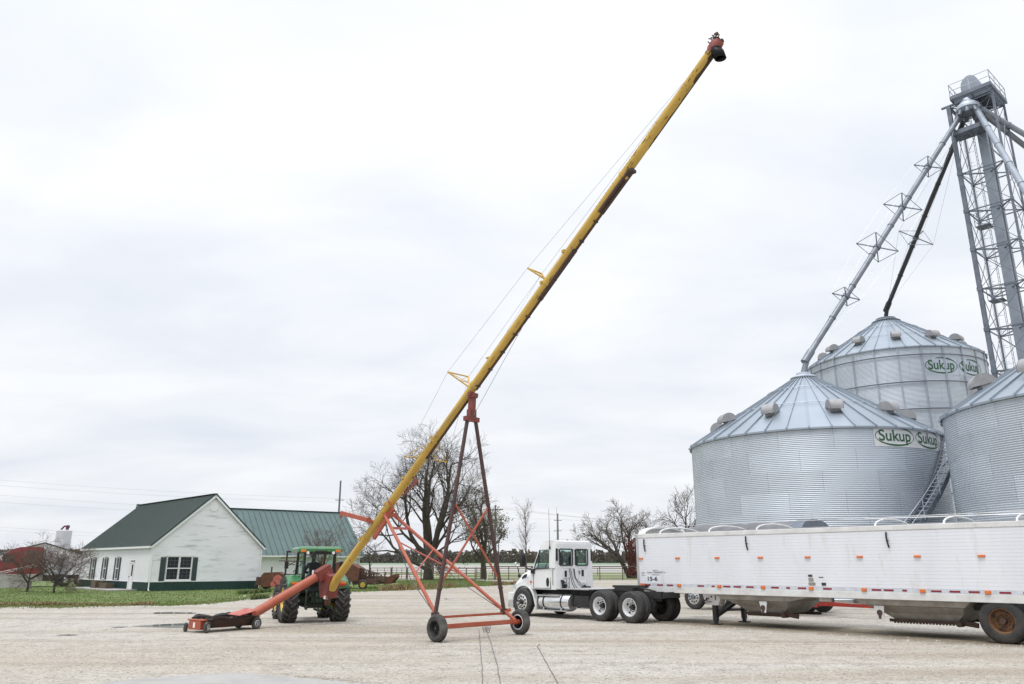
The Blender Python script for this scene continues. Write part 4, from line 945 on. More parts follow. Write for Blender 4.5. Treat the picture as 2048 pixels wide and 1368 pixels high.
# the driver: a seated figure grown from a skeleton with a skin modifier
def skinned(name, pts, edges, rad, m, root=0, sub=2, parent=None):
    me = bpy.data.meshes.new(name); me.from_pydata([tuple(p) for p in pts], edges, []); me.materials.append(m)
    o = bpy.data.objects.new(name, me); COL.objects.link(o)
    s = o.modifiers.new('skin', 'SKIN'); s.use_smooth_shade = True; me.skin_vertices[0].data[root].use_root = True
    for i, r_ in enumerate(rad): me.skin_vertices[0].data[i].radius = (r_, r_)
    u = o.modifiers.new('sub', 'SUBSURF'); u.levels = 1; u.render_levels = sub
    if parent is not None: o.parent = parent
    return o
P = []; E = []; RD = []
def pt(p, r_, par=None):
    P.append(p); RD.append(r_)
    if par is not None: E.append((par, len(P) - 1))
    return len(P) - 1
pel = pt((.12, .02, 1.47), .15); w_ = pt((.10, .03, 1.62), .14, pel); ch = pt((.13, .05, 1.80), .165, w_); nk = pt((.17, .07, 1.95), .065, ch); hd_ = pt((.19, .08, 2.05), .085, nk); hd2 = pt((.21, .08, 2.13), .088, hd_); nose = pt((.20, -.005, 2.07), .02, hd_)
for sg in (1, -1):
    sh = pt((.15, .05 + sg * .20, 1.86), .075, ch); elb = pt((.33, .05 + sg * .30, 1.62), .055, sh); wr = pt((.58, sg * .16, 1.60), .038, elb); pl = pt((.65, sg * .15, 1.61), .036, wr)
    for f in range(4): k1 = pt((.70, sg * (.12 + .022 * f), 1.60 - .006 * f), .010, pl); pt((.715 - .004 * f, sg * (.115 + .022 * f), 1.565), .008, k1)
    th = pt((.67, sg * .10, 1.625), .011, pl)
    hp_ = pt((.30, sg * .12, 1.43), .10, pel); kn = pt((.62, sg * .17, 1.45), .075, hp_); an = pt((.80, sg * .17, 1.15), .05, kn); pt((.93, sg * .17, 1.11), .045, an)
pr_ = thing('person', 'person in a dark jacket and cap at the wheel inside the tractor cab', 'person', tc_.location, tc_.rotation_euler[2])
skinned('body', P, E, RD, m_cloth, pel, 2, pr_)
b = MB(); b.lathe([(.105, 2.10), (.108, 2.14), (.10, 2.19), (.06, 2.225), (0, 2.235)], 18, (.20, .08, 0)); b.loft([[Vector((.20 + x, -.01 - y_, 2.115)) for x, y_ in ((-.08, 0), (.08, 0), (.06, .11), (-.06, .11))], [Vector((.20 + x, -.01 - y_, 2.13)) for x, y_ in ((-.08, 0), (.08, 0), (.06, .10), (-.06, .10))]]); b.build('cap', m_plast, pr_, smooth=50)

# ------------------------------------------------------------------ white semi truck (origin under the steer axle, x forward, y left)
RZT = math.atan2(DF.y, DF.x)
tk = thing('semi_truck', 'white day cab semi truck parked without a trailer, facing away to the left', 'semi truck', (1.176, 31.985, 0), RZT)
W = 1.0
b = MB()
# hood: lofted along x
def hring(x, zt, zb, wt, wb, k=.12): return [Vector((x, y, z)) for y, z in ((-wb, zb), (-wb, zt - .42), (-wt, zt - k), (-wt + .12, zt), (wt - .12, zt), (wt, zt - k), (wb, zt - .42), (wb, zb))]
b.loft([hring(.74, 1.20, .80, .50, .86), hring(.62, 1.50, .80, .56, .92), hring(.30, 1.62, .95, .60, .94), hring(-.40, 1.86, 1.02, .80, .96), hring(-.52, 1.88, 1.0, .84, .98)]); hood = b.build('hood', m_white, tk, smooth=35)
b = MB(); b.loft([[Vector((.755, y, z)) for y, z in ((-.42, .82), (-.38, 1.14), (.38, 1.14), (.42, .82))], [Vector((.70, y, z)) for y, z in ((-.44, .80), (-.44, 1.3), (.44, 1.3), (.44, .80))]]); b.build('grille', m_plast, hood)
for sg in (-1, 1):
    b = MB(); b.loft([[Vector((.72, sg * y, z)) for y, z in ((.56, .92), (.88, .95), (.9, 1.12), (.6, 1.18))], [Vector((.50, sg * y, z)) for y, z in ((.6, .92), (.95, .95), (.955, 1.14), (.7, 1.22))]]); b.build('headlamp', m_gclear, hood)
    b = MB(); b.add([(x, sg * (.968 - (z - 1.2) * .09), z) for x, z in ((.12, 1.32), (-.12, 1.40), (-.14, 1.52), (.0, 1.49), (.12, 1.40))], [(0, 1, 2, 3, 4)]); o = b.build('hood_vent', m_plast, hood, fix=False); mo = o.modifiers.new('thickness', 'SOLIDIFY'); mo.thickness = .03; mo.offset = 0
    b = MB(); b.box((-.46, sg * .95, 1.60), (.06, .05, .34)); b.build('cowl_intake', m_plast, hood)
    b = MB(); b.box((-.40, sg * .985, 1.24), (.11, .03, .075)); b.build('marker_lamp', m_amber, hood, bevel=.01)
# wheel arch: dark lining and white fender lip
for sg in (-1, 1):
    b = MB(); A = [(.56 * math.cos(R(a)), .52 + .56 * math.sin(R(a))) for a in range(0, 181, 12)]; b.loft([[Vector((x, sg * .62, z)) for x, z in A], [Vector((x, sg * 1.0, z)) for x, z in A]], cap=False, closed=False); o = b.build('wheel_arch', m_plast, hood); mo = o.modifiers.new('thickness', 'SOLIDIFY'); mo.thickness = .02
    b = MB(); Bq = [(.62 * math.cos(R(a)), .50 + .65 * math.sin(R(a))) for a in range(8, 181, 12)]; A2 = [(.565 * math.cos(R(a)), .50 + .58 * math.sin(R(a))) for a in range(8, 181, 12)]
    Bq[-1] = (-.80, .30); A2[-1] = (-.68, .25)
    b.prism(A2 + Bq[::-1], sg * .80, sg * 1.015, 'xz'); b.build('fender', m_white, hood, bevel=.015)
b = MB(); b.loft([[Vector((x, y, z)) for x, y in ((.555, -1.03), (.86, -1.0), (.95, -.7), (.98, 0), (.95, .7), (.86, 1.0), (.555, 1.03), (.5, .9), (.5, -.9))] for z in (.55, .84)]); b.build('bumper_top', m_white, tk, bevel=.02)
b = MB(); b.loft([[Vector((x, y, z)) for x, y in ((.555, -1.035), (.87, -1.01), (.96, -.7), (.99, 0), (.96, .7), (.87, 1.01), (.555, 1.035), (.5, .9), (.5, -.9))] for z in (.28, .545)]); b.build('bumper', m_alu, tk, bevel=.015)
# cab shell, built from panels around real window openings
cs = MB(); zb, ztop = .98, 2.62
def side_panels(sg):
    y0, y1 = sg * 1.0, sg * .93
    def Y(z): return y0 + (y1 - y0) * max(0, (z - 1.6)) / 1.0
    def q(*pts): cs.add([(x, Y(z), z) for x, z in pts], [tuple(range(len(pts)))])
    q((-.52, zb), (-1.72, zb), (-1.72, 1.74), (-1.42, 1.74), (-.60, 1.70), (-.50, 1.72))           # below the window
    q((-.50, 1.72), (-.60, 1.70), (-.69, 1.98), (-.88, 2.39), (-.94, 2.58), (-.86, 2.52))           # windscreen pillar
    q((-.88, 2.39), (-1.40, 2.41), (-1.72, 2.41), (-1.72, ztop), (-.98, ztop), (-.94, 2.58))        # above
    q((-1.42, 1.74), (-1.72, 1.74), (-1.72, 2.41), (-1.40, 2.41))                                  # rear pillar
    return Y
for sg in (-1, 1): Y = side_panels(sg)
# back wall with two windows
def bq(*pts): cs.add([(-1.72, y * (1 if z < 1.6 else 1 - .07 * (z - 1.6)), z) for y, z in pts], [tuple(range(len(pts)))])
bq((1.0, zb), (-1.0, zb), (-1.0, 1.84), (1.0, 1.84)); bq((1.0, 2.42), (-1.0, 2.42), (-1.0, ztop), (1.0, ztop))
bq((1.0, 1.84), (.80, 1.84), (.80, 2.42), (1.0, 2.42)); bq((.12, 1.84), (-.06, 1.84), (-.06, 2.42), (.12, 2.42)); bq((-.72, 1.84), (-1.0, 1.84), (-1.0, 2.42), (-.72, 2.42))
cs.add([(-.52, -1.0, zb), (-.52, 1.0, zb), (-.50, 1.0, 1.72), (-.50, -1.0, 1.72)], [(0, 1, 2, 3)]); cs.add([(-.52, -1, zb), (-.52, 1, zb), (-1.72, 1, zb), (-1.72, -1, zb)], [(0, 1, 2, 3)])
cab = cs.build('cab', m_white, tk, fix=True); mo = cab.modifiers.new('thickness', 'SOLIDIFY'); mo.thickness = .035; mo.offset = -1
b = MB(); pr = [(-.90, 2.60), (-1.0, 2.68), (-1.2, 2.73), (-1.6, 2.74), (-1.74, 2.70), (-1.75, 2.60)]
b.loft([[Vector((x, y * k, z)) for x, z in [(-1.2 + (px + 1.2) * s_, pz) for px, pz in pr]] for y, k, s_ in ((-.94, 1, .96), (-.86, 1, 1.0), (.86, 1, 1.0), (.94, 1, .96))]); rfp = b.build('cab_roof', m_white, cab, smooth=35)
b = MB()
for y in (-.5, 0, .5): b.tube((-1.32, y, 2.74), (-1.32, y, 2.80), .05, n=10)
b.tube((-1.5, .1, 2.77), (-1.15, .1, 2.79), .04, n=8); b.tube((-1.5, -.15, 2.77), (-1.15, -.15, 2.79), .04, n=8); b.build('air_horn', m_polish, rfp)
b = MB(); b.add([(-.515, -.96, 1.74), (-.515, .96, 1.74), (-.90, .88, 2.56), (-.90, -.88, 2.56)], [(0, 1, 2, 3)]); b.build('windscreen', m_gtint, cab, fix=False)
for sg in (-1, 1):
    b = MB(); yy = lambda z: sg * (1.0 - .07 * max(0, z - 1.6)) * .985; pts = ((-.60, 1.70), (-1.42, 1.74), (-1.40, 2.41), (-.88, 2.39), (-.69, 1.98)); b.add([(x, yy(z), z) for x, z in pts], [(0, 1, 2, 3, 4)]); wn = b.build('door_window', m_gtint, cab, fix=False)
    b = MB(); yo = lambda z: sg * (1.012 - .07 * max(0, z - 1.6)); pp = [(x, yo(z), z) for x, z in pts]; b.path(pp, .022, 5, closed=True); b.tube((-.80, yo(1.72), 1.72), (-.84, yo(2.38), 2.38), .014, n=5); b.build('window_seal', m_plast, wn)
    b = MB(); o_ = .006
    for a, c in (((-.56, 1.02), (-.56, 1.68)), ((-1.46, 1.02), (-1.46, 2.44)), ((-.56, 1.02), (-1.46, 1.02))): b.beam((a[0], sg * 1.003, a[1]), (c[0], sg * (1.003 - .07 * max(0, c[1] - 1.6)), c[1]), .016, .014)
    b.beam((-1.48, sg * 1.004, .99), (-1.48, sg * .935, 2.58), .010, .010)
    b.build('door_gap', m_plast, cab)
    b = MB(); b.tube((-1.60, sg * 1.03, 1.15), (-1.60, sg * 1.03, 1.75), .018, n=6); b.tube((-1.60, sg * .98, 1.17), (-1.60, sg * 1.03, 1.17), .014, n=6); b.tube((-1.60, sg * .98, 1.73), (-1.60, sg * 1.03, 1.73), .014, n=6); b.build('grab_handle', m_alu, cab)
    b = MB(); b.box((-1.74, sg * .93, 2.22), (.05, .06, .44)); b.build('cab_exhaust_trim', m_plast, cab)
    b = MB(); b.loft([[Vector((-1.32 + .07 * math.cos(R(a)), sg * yy_, 1.24 + .16 * math.sin(R(a)))) for a in range(0, 360, 30)] for yy_ in (.99, 1.018)]); b.build('door_handle', m_plast, cab)
    b = MB(); b.path([(-.52, sg * 1.0, 1.66), (-.40, sg * 1.16, 1.72), (-.28, sg * 1.24, 1.85), (-.27, sg * 1.25, 2.0)], .032, 8); b.box((-.55, sg * 1.02, 1.62), (.16, .10, .17)); b.loft([[Vector((-.24 + dx_, sg * y, z)) for y, z in ((1.16, 1.80), (1.34, 1.80), (1.36, 2.05), (1.33, 2.22), (1.19, 2.22), (1.15, 2.05))] for dx_ in (-.07, .07)]); b.build('mirror', m_plast, cab, bevel=.015)
    b = MB(); b.tube((.30, sg * .92, 1.42), (.36, sg * .98, 1.78), .016, n=6); b.box((.30, sg * .93, 1.44), (.1, .06, .12)); hm = b.build('hood_mirror', m_plast, hood)
    b = MB(); b.lathe([(0, -.05), (.07, -.035), (.085, 0), (.07, .035), (0, .05)], 14, (.40, sg * 1.0, 1.88), 'x'); b.build('mirror_head', m_polish, hm, smooth=50)
for (ya, yb) in ((.80, .12), (-.06, -.72)):
    b = MB(); b.add([(-1.70, ya, 1.84), (-1.70, yb, 1.84), (-1.70, yb, 2.42), (-1.70, ya, 2.42)], [(0, 1, 2, 3)]); wn = b.build('rear_window', m_gtint, cab, fix=False)
    b = MB(); m_ = .03; b.path([(-1.765, y, z) for y, z in ((ya, 1.87), (ya - m_, 1.84), (yb + m_, 1.84), (yb, 1.87), (yb, 2.39), (yb + m_, 2.42), (ya - m_, 2.42), (ya, 2.39))], .026, 5, closed=True); b.build('window_seal', m_plast, wn)
# back of cab: embossed panels, vents, hoses
b = MB()
for yc in (.44, -.40):
    b.path([(-1.765, yc + y, z) for y, z in ((.27, 1.72), (.22, 1.76), (-.22, 1.76), (-.27, 1.72), (-.16, 1.26), (-.1, 1.22), (.1, 1.22), (.16, 1.26))], .016, 6, closed=True)
b.build('pressed_panel', m_white, cab)
b = MB(); b.box((-1.772, .50, 1.54), (.02, .10, .22)); b.box((-1.772, -.42, 1.56), (.02, .10, .22)); b.build('cab_vent', m_plast, cab)
b = MB(); b.lathe([(.06, 0), (.06, .02), (.045, .025), (.045, 0)], 16, (-1.76 - .02, -.22, 1.58), 'x'); b.build('emblem', m_plast, cab)
b = MB()
for i, (y0, y1) in enumerate(((.34, .22), (.26, .1), (.10, -.2), (.06, -.38), (.42, .52), (.62, .56))): b.path([(-1.79, y0, 1.72 if i < 4 else 1.35), (-1.84, y0 * .9, 1.40), (-1.90, (y0 + y1) / 2, 1.16), (-1.98, y1, 1.0)], .012, 6)
b.build('air_hose', m_plast, tk)
b = MB(); b.beam((-1.76, .66, 1.0), (-1.80, .68, 1.30), .06); b.beam((-1.76, .76, 1.30), (-1.85, .60, 1.22), .05); b.tube((-1.84, .72, 1.02), (-1.84, .72, 1.32), .025, n=8); b.box((-1.84, .60, 1.10), (.07, .09, .14)); b.beam((-1.78, -.3, 1.0), (-1.82, -.5, 1.12), .05); b.box((-1.82, -.62, 1.04), (.1, .24, .08)); b.build('hose_bracket', m_black, tk)
b = MB(); b.tube((-1.62, .78, 2.45), (-1.64, .80, 3.95), .010, .004, n=5); b.tube((-1.44, 1.0, 2.42), (-1.44, 1.0, 2.52), .03, n=8); b.tube((-1.44, 1.0, 2.5), (-1.44, 1.02, 3.9), .011, .006, n=5); b.tube((-1.62, -.8, 2.4), (-1.62, -.8, 2.66), .03, n=8); b.build('aerial', m_plast, tk)
b = MB()
for y in (.45, -.35): b.box((-1.1, y, 1.5), (.46, .5, .16)); b.box((-1.34, y, 1.86), (.14, .46, .62)); b.box((-1.36, y, 2.22), (.11, .28, .20))
b.build('seat', m_seat, tk, bevel=.05)
b = MB(); b.path([(-.86, .45 + .2 * math.cos(R(a)), 1.78 + .16 * math.sin(R(a))) for a in range(0, 360, 24)], .016, 6, closed=True); b.beam((-.86, .45, 1.78), (-.6, .45, 1.5), .05); b.span((-.75, -.9, 1.35), (-.53, .9, 1.68)); b.build('dashboard', m_plast, tk)
# tank, steps, chassis
for sg in (1, -1):
    b = MB(); b.lathe([(0, -2.48), (.20, -2.48), (.27, -2.46), (.285, -2.42), (.285, -.98), (.27, -.94), (.20, -.92), (0, -.92)], 28, (0, sg * .86, .55), 'x'); tkk = b.build('fuel_tank', m_polish, tk, smooth=35)
    b = MB()
    for x in (-1.2, -2.1): b.lathe([(.288, x - .03), (.295, x - .03), (.295, x + .03), (.288, x + .03)], 28, (0, sg * .86, .55), 'x')
    b.build('tank_strap', m_black, tkk)
    b = MB(); b.span((-.85, sg * .86, .25), (-2.42, sg * 1.16, .285)); b.span((-.85, sg * 1.0, .76), (-2.0, sg * 1.13, .79)); b.span((-.82, sg * .9, .25), (-.88, sg * 1.14, .80)); 
    for x in (-1.2, -2.1): b.beam((x, sg * 1.12, .27), (x, sg * 1.05, .42), .04)
    b.build('tank_step', m_alu, tkk)
b = MB()
for sg in (-1, 1): b.span((-6.15, sg * .38, .78), (.5, sg * .46, 1.0))
for x in (-1.9, -3.2, -4.57, -6.1): b.span((x - .06, -.46, .80), (x + .06, .46, .98))
b.span((-3.3, .5, .42), (-2.6, .95, .80)); b.span((-3.2, -.9, .40), (-2.6, -.5, .8)); b.span((-.4, -.3, .5), (.4, .3, 1.0)); b.tube((0, -.95, .5), (0, .95, .5), .07, n=10)
for x in (-3.91, -5.23): b.tube((x, -.9, .5), (x, .9, .5), .10, n=12); b.lathe([(0, -.24), (.2, -.16), (.25, 0), (.2, .16), (0, .24)], 16, (x, 0, .5), 'x')
b.tube((-3.91, 0, .62), (-5.23, 0, .62), .05, n=8); b.beam((-3.6, .3, .7), (-5.5, .3, .7), .10); b.beam((-3.6, -.3, .7), (-5.5, -.3, .7), .10); b.build('chassis', m_black, tk)
b = MB(); b.span((-1.75, -.5, 1.0), (-3.35, 1.0, 1.03)); b.build('deck_plate', m_alu, tk)
b = MB(); b.prism([(-3.95, -.42), (-3.95, .42), (-4.6, .45), (-5.05, .38), (-5.15, .16), (-4.6, .06), (-4.6, -.06), (-5.15, -.16), (-5.05, -.38), (-4.6, -.45)], 1.10, 1.17, 'xy'); b.span((-4.9, -.5, 1.0), (-4.1, .5, 1.10)); b.beam((-5.0, .3, 1.12), (-5.7, .3, 1.0), .12, .04); b.beam((-5.0, -.3, 1.12), (-5.7, -.3, 1.0), .12, .04); b.build('fifth_wheel', m_black, tk)
for sg in (-1, 1):
    wheel('wheel', tk, (0, sg * .98, .5), .5, .27, .295, m_rubber, m_polish, side=sg, holes=10, dish=.06, hub=.07, nut=10, mh=m_black).name = 'wheel'
    for x in (-3.91, -5.23):
        wheel('wheel', tk, (x, sg * .98, .5), .5, .25, .295, m_rubber, m_white, side=sg, holes=5, dish=.80, hub=.085, nut=8, mh=m_black).name = 'wheel'
        wheel('wheel', tk, (x, sg * .66, .5), .5, .25, .295, m_rubber, m_black, side=sg, dish=.2, hub=.07).name = 'wheel'

# ------------------------------------------------------------------ white grain trailer (x forward from the nose, y outward on the near side, near side face at y=0)
TL, TW_ = 13.2, 2.5
tl = thing('grain_trailer', 'long white hopper trailer on landing legs filling the right foreground', 'hopper trailer', (4.37, 28.70, 0), RZT)
zf, zt_ = 1.05, 2.76
b = MB(); n = 17; pr = []
for i in range(n):
    z0 = 1.245 + (zt_ - 1.245) * i / n; z1 = 1.245 + (zt_ - 1.245) * (i + 1) / n
    pr += [(-.004, z0), (-.010, z0 + .003), (-.004, z0 + .006), (-.004, z1 - .004)]
pr = [(y, z) for y, z in pr]
for (x0, x1) in ((-.08, -TL),):
    b.prism(pr + [(-.05, zt_), (-.05, 1.245)], x0, x1, 'yz'); b.prism([(-TW_ - y, z) for y, z in pr] + [(-TW_ + .05, zt_), (-TW_ + .05, 1.245)], x0, x1, 'yz')
b.span((-.08, -.05, 1.1), (-.13, -TW_ + .05, zt_)); b.span((-TL, -.05, 1.1), (-TL + .05, -TW_ + .05, zt_)); m_trw = mat('white trailer panel', (.76, .785, .83), .40, c2=(.71, .73, .775), scale=.5, c3=(.60, .585, .56), s3=1.6, lo3=.58, hi3=.78, stretch=(1.5, 1, .35)); body = b.build('body', m_trw, tl)
b = MB(); b.span((-.06, .012, zt_), (-TL - .02, -.09, 2.90)); b.span((-.06, -TW_ - .012, zt_), (-TL - .02, -TW_ + .09, 2.90)); b.span((-.06, -.09, zt_), (-.16, -TW_ + .09, 2.90)); b.span((-TL - .02, -.09, zt_), (-TL + .1, -TW_ + .09, 2.90)); b.build('top_rail', m_whitew, tl, bevel=.012)
b = MB(); b.span((-.06, .010, zf - .10), (-TL, -.10, 1.14)); b.span((-.06, -TW_ - .01, zf - .10), (-TL, -TW_ + .1, 1.14)); b.span((-.06, -.1, zf - .1), (-.2, -TW_ + .1, 1.1)); b.build('bottom_rail', m_whitew, tl, bevel=.01)
b = MB(); b.span((-.06, .004, 1.143), (-TL, -.05, 1.243)); b.build('reflector_rail', m_reflw, tl)
b = MB(); rs = random.Random(8)
for i in range(int(TL / .105)):
    x = -.2 - i * .105
    b.box((x, .012, 1.085 + (.02 if i % 2 else -.02)), (.010, .008, .010)); b.box((x, .013, 2.79), (.010, .008, .010))
b.build('rivet_row', m_alu, tl)
b = MB(); b.span((-.04, .016, 1.0), (-.13, -.04, 2.88)); b.span((-.04, -TW_ + .04, 1.0), (-.13, -TW_ - .016, 2.88)); b.build('corner_post', m_alu, tl)
rx = [.47, 1.0, 1.42, 2.65, 3.12, 3.62, 4.0, 4.45, 5.30, 5.73, 6.17, 6.95, 8.35, 8.68, 9.1, 9.9, 10.35, 10.8, 11.5, 11.95]
for i, x in enumerate(rx):
    wdt = .26 if i % 5 != 4 else .12; b = MB(); b.span((-x + wdt / 2, .003, 1.168), (-x - wdt / 2, .008, 1.218)); b.build('reflector', m_reflr, tl)
for k in range(8):
    x = .23 + 1.552 * k
    b = MB(); b.loft([[Vector((-x + a, 0.0, 2.07 + c)) for a, c in ((-.09, -.03), (.09, -.03), (.09, .03), (-.09, .03))], [Vector((-x + a, .045, 2.07 + c)) for a, c in ((-.07, -.02), (.07, -.02), (.07, .02), (-.07, .02))]]); b.build('marker_lamp', m_amber, tl)
    b = MB(); b.loft([[Vector((-x - .02 + a, .005, 1.193 + c)) for a, c in ((-.075, -.045), (.075, -.045), (.075, .045), (-.075, .045))], [Vector((-x - .02 + a, .05, 1.193 + c)) for a, c in ((-.06, -.035), (.06, -.035), (.06, .035), (-.06, .035))]]); b.build('marker_lamp', m_amber, tl)
for x in (.42, 4.46, 8.82):
    b = MB(); b.path([(-x + .01, .03, 2.72), (-x + .015, .04, 2.58), (-x, .045, 2.45), (-x - .03, .035, 2.30)], .022, 7); b.box((-x, .03, 2.50), (.05, .05, .03)); b.build('tarp_strap', m_plast, tl)
# bows
for x in (1.05, 3.05, 4.8, 8.5, 10.3, 12.0):
    b = MB(); b.path([(-x, -.06 - (TW_ - .12) * (1 - math.cos(R(a))) / 2, 2.88 + .23 * math.sin(R(a)) ** .8) for a in range(0, 181, 15)], .028, 7)
    b.build('tarp_bow', m_whitew, tl, smooth=60)
b = MB(); A = [(-.05 - (TW_ - .1) * (1 - math.cos(R(a))) / 2, 2.90 + .28 * math.sin(R(a))) for a in range(0, 181, 12)]; A2 = [(y, 2.90 + (z - 2.90) * .80) for y, z in A]
b.prism(A + A2[::-1], -.10, -.42, 'yz'); b.prism([(y, z - .015) for y, z in A], -.12, -.16, 'yz'); b.build('front_end_cap', m_whitew, tl, smooth=40)
b = MB(); b.tube((-.7, -TW_ - .02, 2.96), (-TL, -TW_ - .02, 2.96), .09, n=12); b.build('rolled_tarp', m_tarp, tl, smooth=40)
b = MB(); b.tube((-8.0, -.6, 3.12), (-13, -.9, 3.10), .018, n=6); b.tube((-1.2, -1.25, 3.19), (-13, -1.25, 3.19), .012, n=6); b.build('tarp_ridge_line', m_alu, tl)
# lettering on the nose end of the near side
def tr_text(body_, x, z, h, wmax=None, bold=0.0, y=.004):
    vs, fs = text_mesh(body_, 1.0, bold); y1 = max(p[1] for p in vs); x0 = min(p[0] for p in vs); x1 = max(p[0] for p in vs)
    k = h / y1; kx = k if wmax is None else wmax / (x1 - x0); b = MB(); b.add([(-x - (p[0] - x0) * kx, y, z + p[1] * k) for p in vs], fs); return b.build('lettering', m_ink, tl, fix=False)
tr_text('15-6', .49, 1.335, .13, .41, .02); tr_text('OWNED BY', .70, 1.655, .035, .24); tr_text('Swiss', .48, 1.575, .06, .22); tr_text('TRANSPORT', .73, 1.575, .065, .42); tr_text('INC', 1.19, 1.59, .03, .08); tr_text('CARTHAGE, MO', .68, 1.51, .035, .32)
for z in (1.60, 1.56, 1.50): b = MB(); b.span((-.22, .003, z), (-.36, .006, z + .02)); b.build('small_decal', m_alu, tl)
for (x0, x1, z0, z1, m) in ((6.40, 6.53, 1.52, 1.58, m_drust), (6.40, 6.55, 1.39, 1.49, m_hopper), (6.39, 6.60, 1.28, 1.36, m_hopper), (6.72, 6.86, 1.50, 1.52, m_ink), (6.79, 6.92, 1.28, 1.36, m_drust)):
    b = MB(); b.span((-x0, .003, z0), (-x1, .007, z1)); b.build('small_decal', m, tl)
# hoppers
def hopper(x0, x1, e, name='hopper'):
    b = MB(); xa, xb = x0 + 1.0, x1 - e[3]; ya, yb = -.55, -1.95
    T = [(-x0, -.08, 1.0), (-x1, -.08, 1.0), (-x1, -TW_ + .08, 1.0), (-x0, -TW_ + .08, 1.0)]
    Mi = [(-(x0 + .28), -.14, .80), (-(x1 - e[0]), -.14, .80), (-(x1 - e[0]), -TW_ + .14, .80), (-(x0 + .28), -TW_ + .14, .80)]
    M2 = [(-(x0 + .42), -.20, .775), (-(x1 - e[1]), -.20, .775), (-(x1 - e[1]), -TW_ + .2, .775), (-(x0 + .42), -TW_ + .2, .775)]
    L3 = [(-(x0 + .72), -.42, .60), (-(x1 - e[2]), -.42, .60), (-(x1 - e[2]), -TW_ + .42, .60), (-(x0 + .72), -TW_ + .42, .60)]
    B_ = [(-xa, ya, .42), (-xb, ya, .42), (-xb, yb, .42), (-xa, yb, .42)]
    b.loft([[Vector(p) for p in r_] for r_ in (T, Mi, M2, L3, B_)]); h = b.build(name, m_hopper, tl)
    b = MB(); zb_ = .40
    for y in (-.50, -2.0): b.beam((-xa + .15, y, zb_), (-xb - .45, y, zb_), .06, .08)
    for i in range(20): x = xa + (xb - xa) * i / 19; b.box((-x, -.46, zb_ - .045), (.045, .05, .045))
    b.tube((-xb - .1, -.3, zb_ - .02), (-xb - .1, -.62, zb_ - .02), .07, n=10); b.span((-xa, -.55, zb_ - .03), (-xb, -1.95, zb_)); b.beam((-xb - .05, -.5, .42), (-xb - .5, -.5, .36), .08, .12); b.build('slide_gate', m_drust, h)
    b = MB(); b.prism([(-(xb - .42 - .12), .78), (-(xb - .42 + .14), .78), (-(xb - .42 + .08), .45), (-(xb - .42 - .05), .45)] if name == 'hopper' and x0 < 5 else [(-(x0 + .62 - .0), .78), (-(x0 + .9), .78), (-(x0 + .86), .44), (-(x0 + .70), .44)], -.10, -.13, 'xz')
    br_ = b.build('crank_bracket', m_whitew, h)
    cx_ = (xb - .42) if x0 < 5 else x0 + .77
    b = MB(); b.tube((-cx_, -.128, .60), (-cx_, -.08, .60), .075, n=16); b.box((-cx_, -.09, .50), (.06, .04, .12)); b.build('crank_disc', m_drust, br_)
hopper(3.05, 6.55, (.92, 1.0, 1.15, 1.35)); hopper(7.55, 10.72, (.25, .30, .40, .60))
# landing gear
for y in (-.42, -TW_ + .42):
    b = MB(); b.prism([(-2.49, 1.0), (-3.27, 1.0), (-3.08, .60), (-2.62, .60)], y + .16, y - .16, 'xz'); gb = b.build('landing_gear_box', m_whitew, tl)
    b = MB(); b.span((-2.79, y - .07, .12), (-2.93, y + .07, .75)); b.span((-2.81, y - .05, .03), (-2.91, y + .05, .2)); b.span((-2.70, y - .13, .0), (-3.02, y + .13, .035)); b.build('landing_leg', m_black, tl)
b = MB(); b.tube((-2.86, -.42, .42), (-2.86, -2.1, .42), .035, n=8); b.beam((-3.0, -.42, .35), (-3.62, -.42, .98), .06); b.beam((-3.5, -1.25, .86), (-4.35, -2.1, .34), .12, .2); b.beam((-2.9, -.45, .26), (-3.4, -1.3, .85), .09); b.tube((-2.6, -.2, .72), (-2.78, -.2, .82), .02, n=6); b.build('landing_brace', m_black, tl)
b = MB(); b.box((-2.85, -.255, .86), (.05, .02, .05)); b.box((-3.0, -.255, .84), (.02, .02, .16)); b.box((-2.66, -.255, .78), (.03, .02, .1)); b.path([(-2.85, -.24, .7), (-2.7, -.2, .7), (-2.62, -.2, .62)], .012, 5); b.build('crank_handle', m_black, tl)
b = MB(); b.span((-.5, -.35, .98), (-2.4, -TW_ + .35, 1.06)); b.span((-6.5, -2.3, .9), (-7.7, -2.2, 1.0)); b.span((-6.65, -.03, .84), (-7.0, -.12, .96)); b.tube((-6.74, -.025, .90), (-6.74, -.1, .9), .025, n=8); b.build('cross_member', m_hopper, tl)
b = MB()
for y in (-.75, -1.75): b.span((-10.5, y - .06, .72), (-TL, y + .06, 1.0))
for x in (11.32, 12.57): b.tube((-x, -.2, .52), (-x, -2.3, .52), .07, n=10); b.beam((-x + .5, -.7, .8), (-x - .1, -.7, .52), .1, .12); b.tube((-x - .15, -.7, .6), (-x - .15, -.7, .85), .12, n=12)
b.build('axle_frame', m_black, tl)
m_rrim = mat('rusty wheel rim', (.13, .065, .035), .8, c2=(.22, .125, .06), scale=6, c3=(.08, .04, .028), s3=10, lo3=.55, hi3=.68)
for x in (11.32, 12.57):
    wheel('wheel', tl, (-x, -.14, .525), .525, .27, .30, m_rubber, m_rrim, side=1, holes=4, dish=.55, hub=.085, nut=10, mh=m_drust).name = 'wheel'
    for y in (-.48, -2.02, -2.36): wheel('wheel', tl, (-x, y, .525), .525, .27, .30, m_rubber, m_drust, side=-1, dish=.3).name = 'wheel'

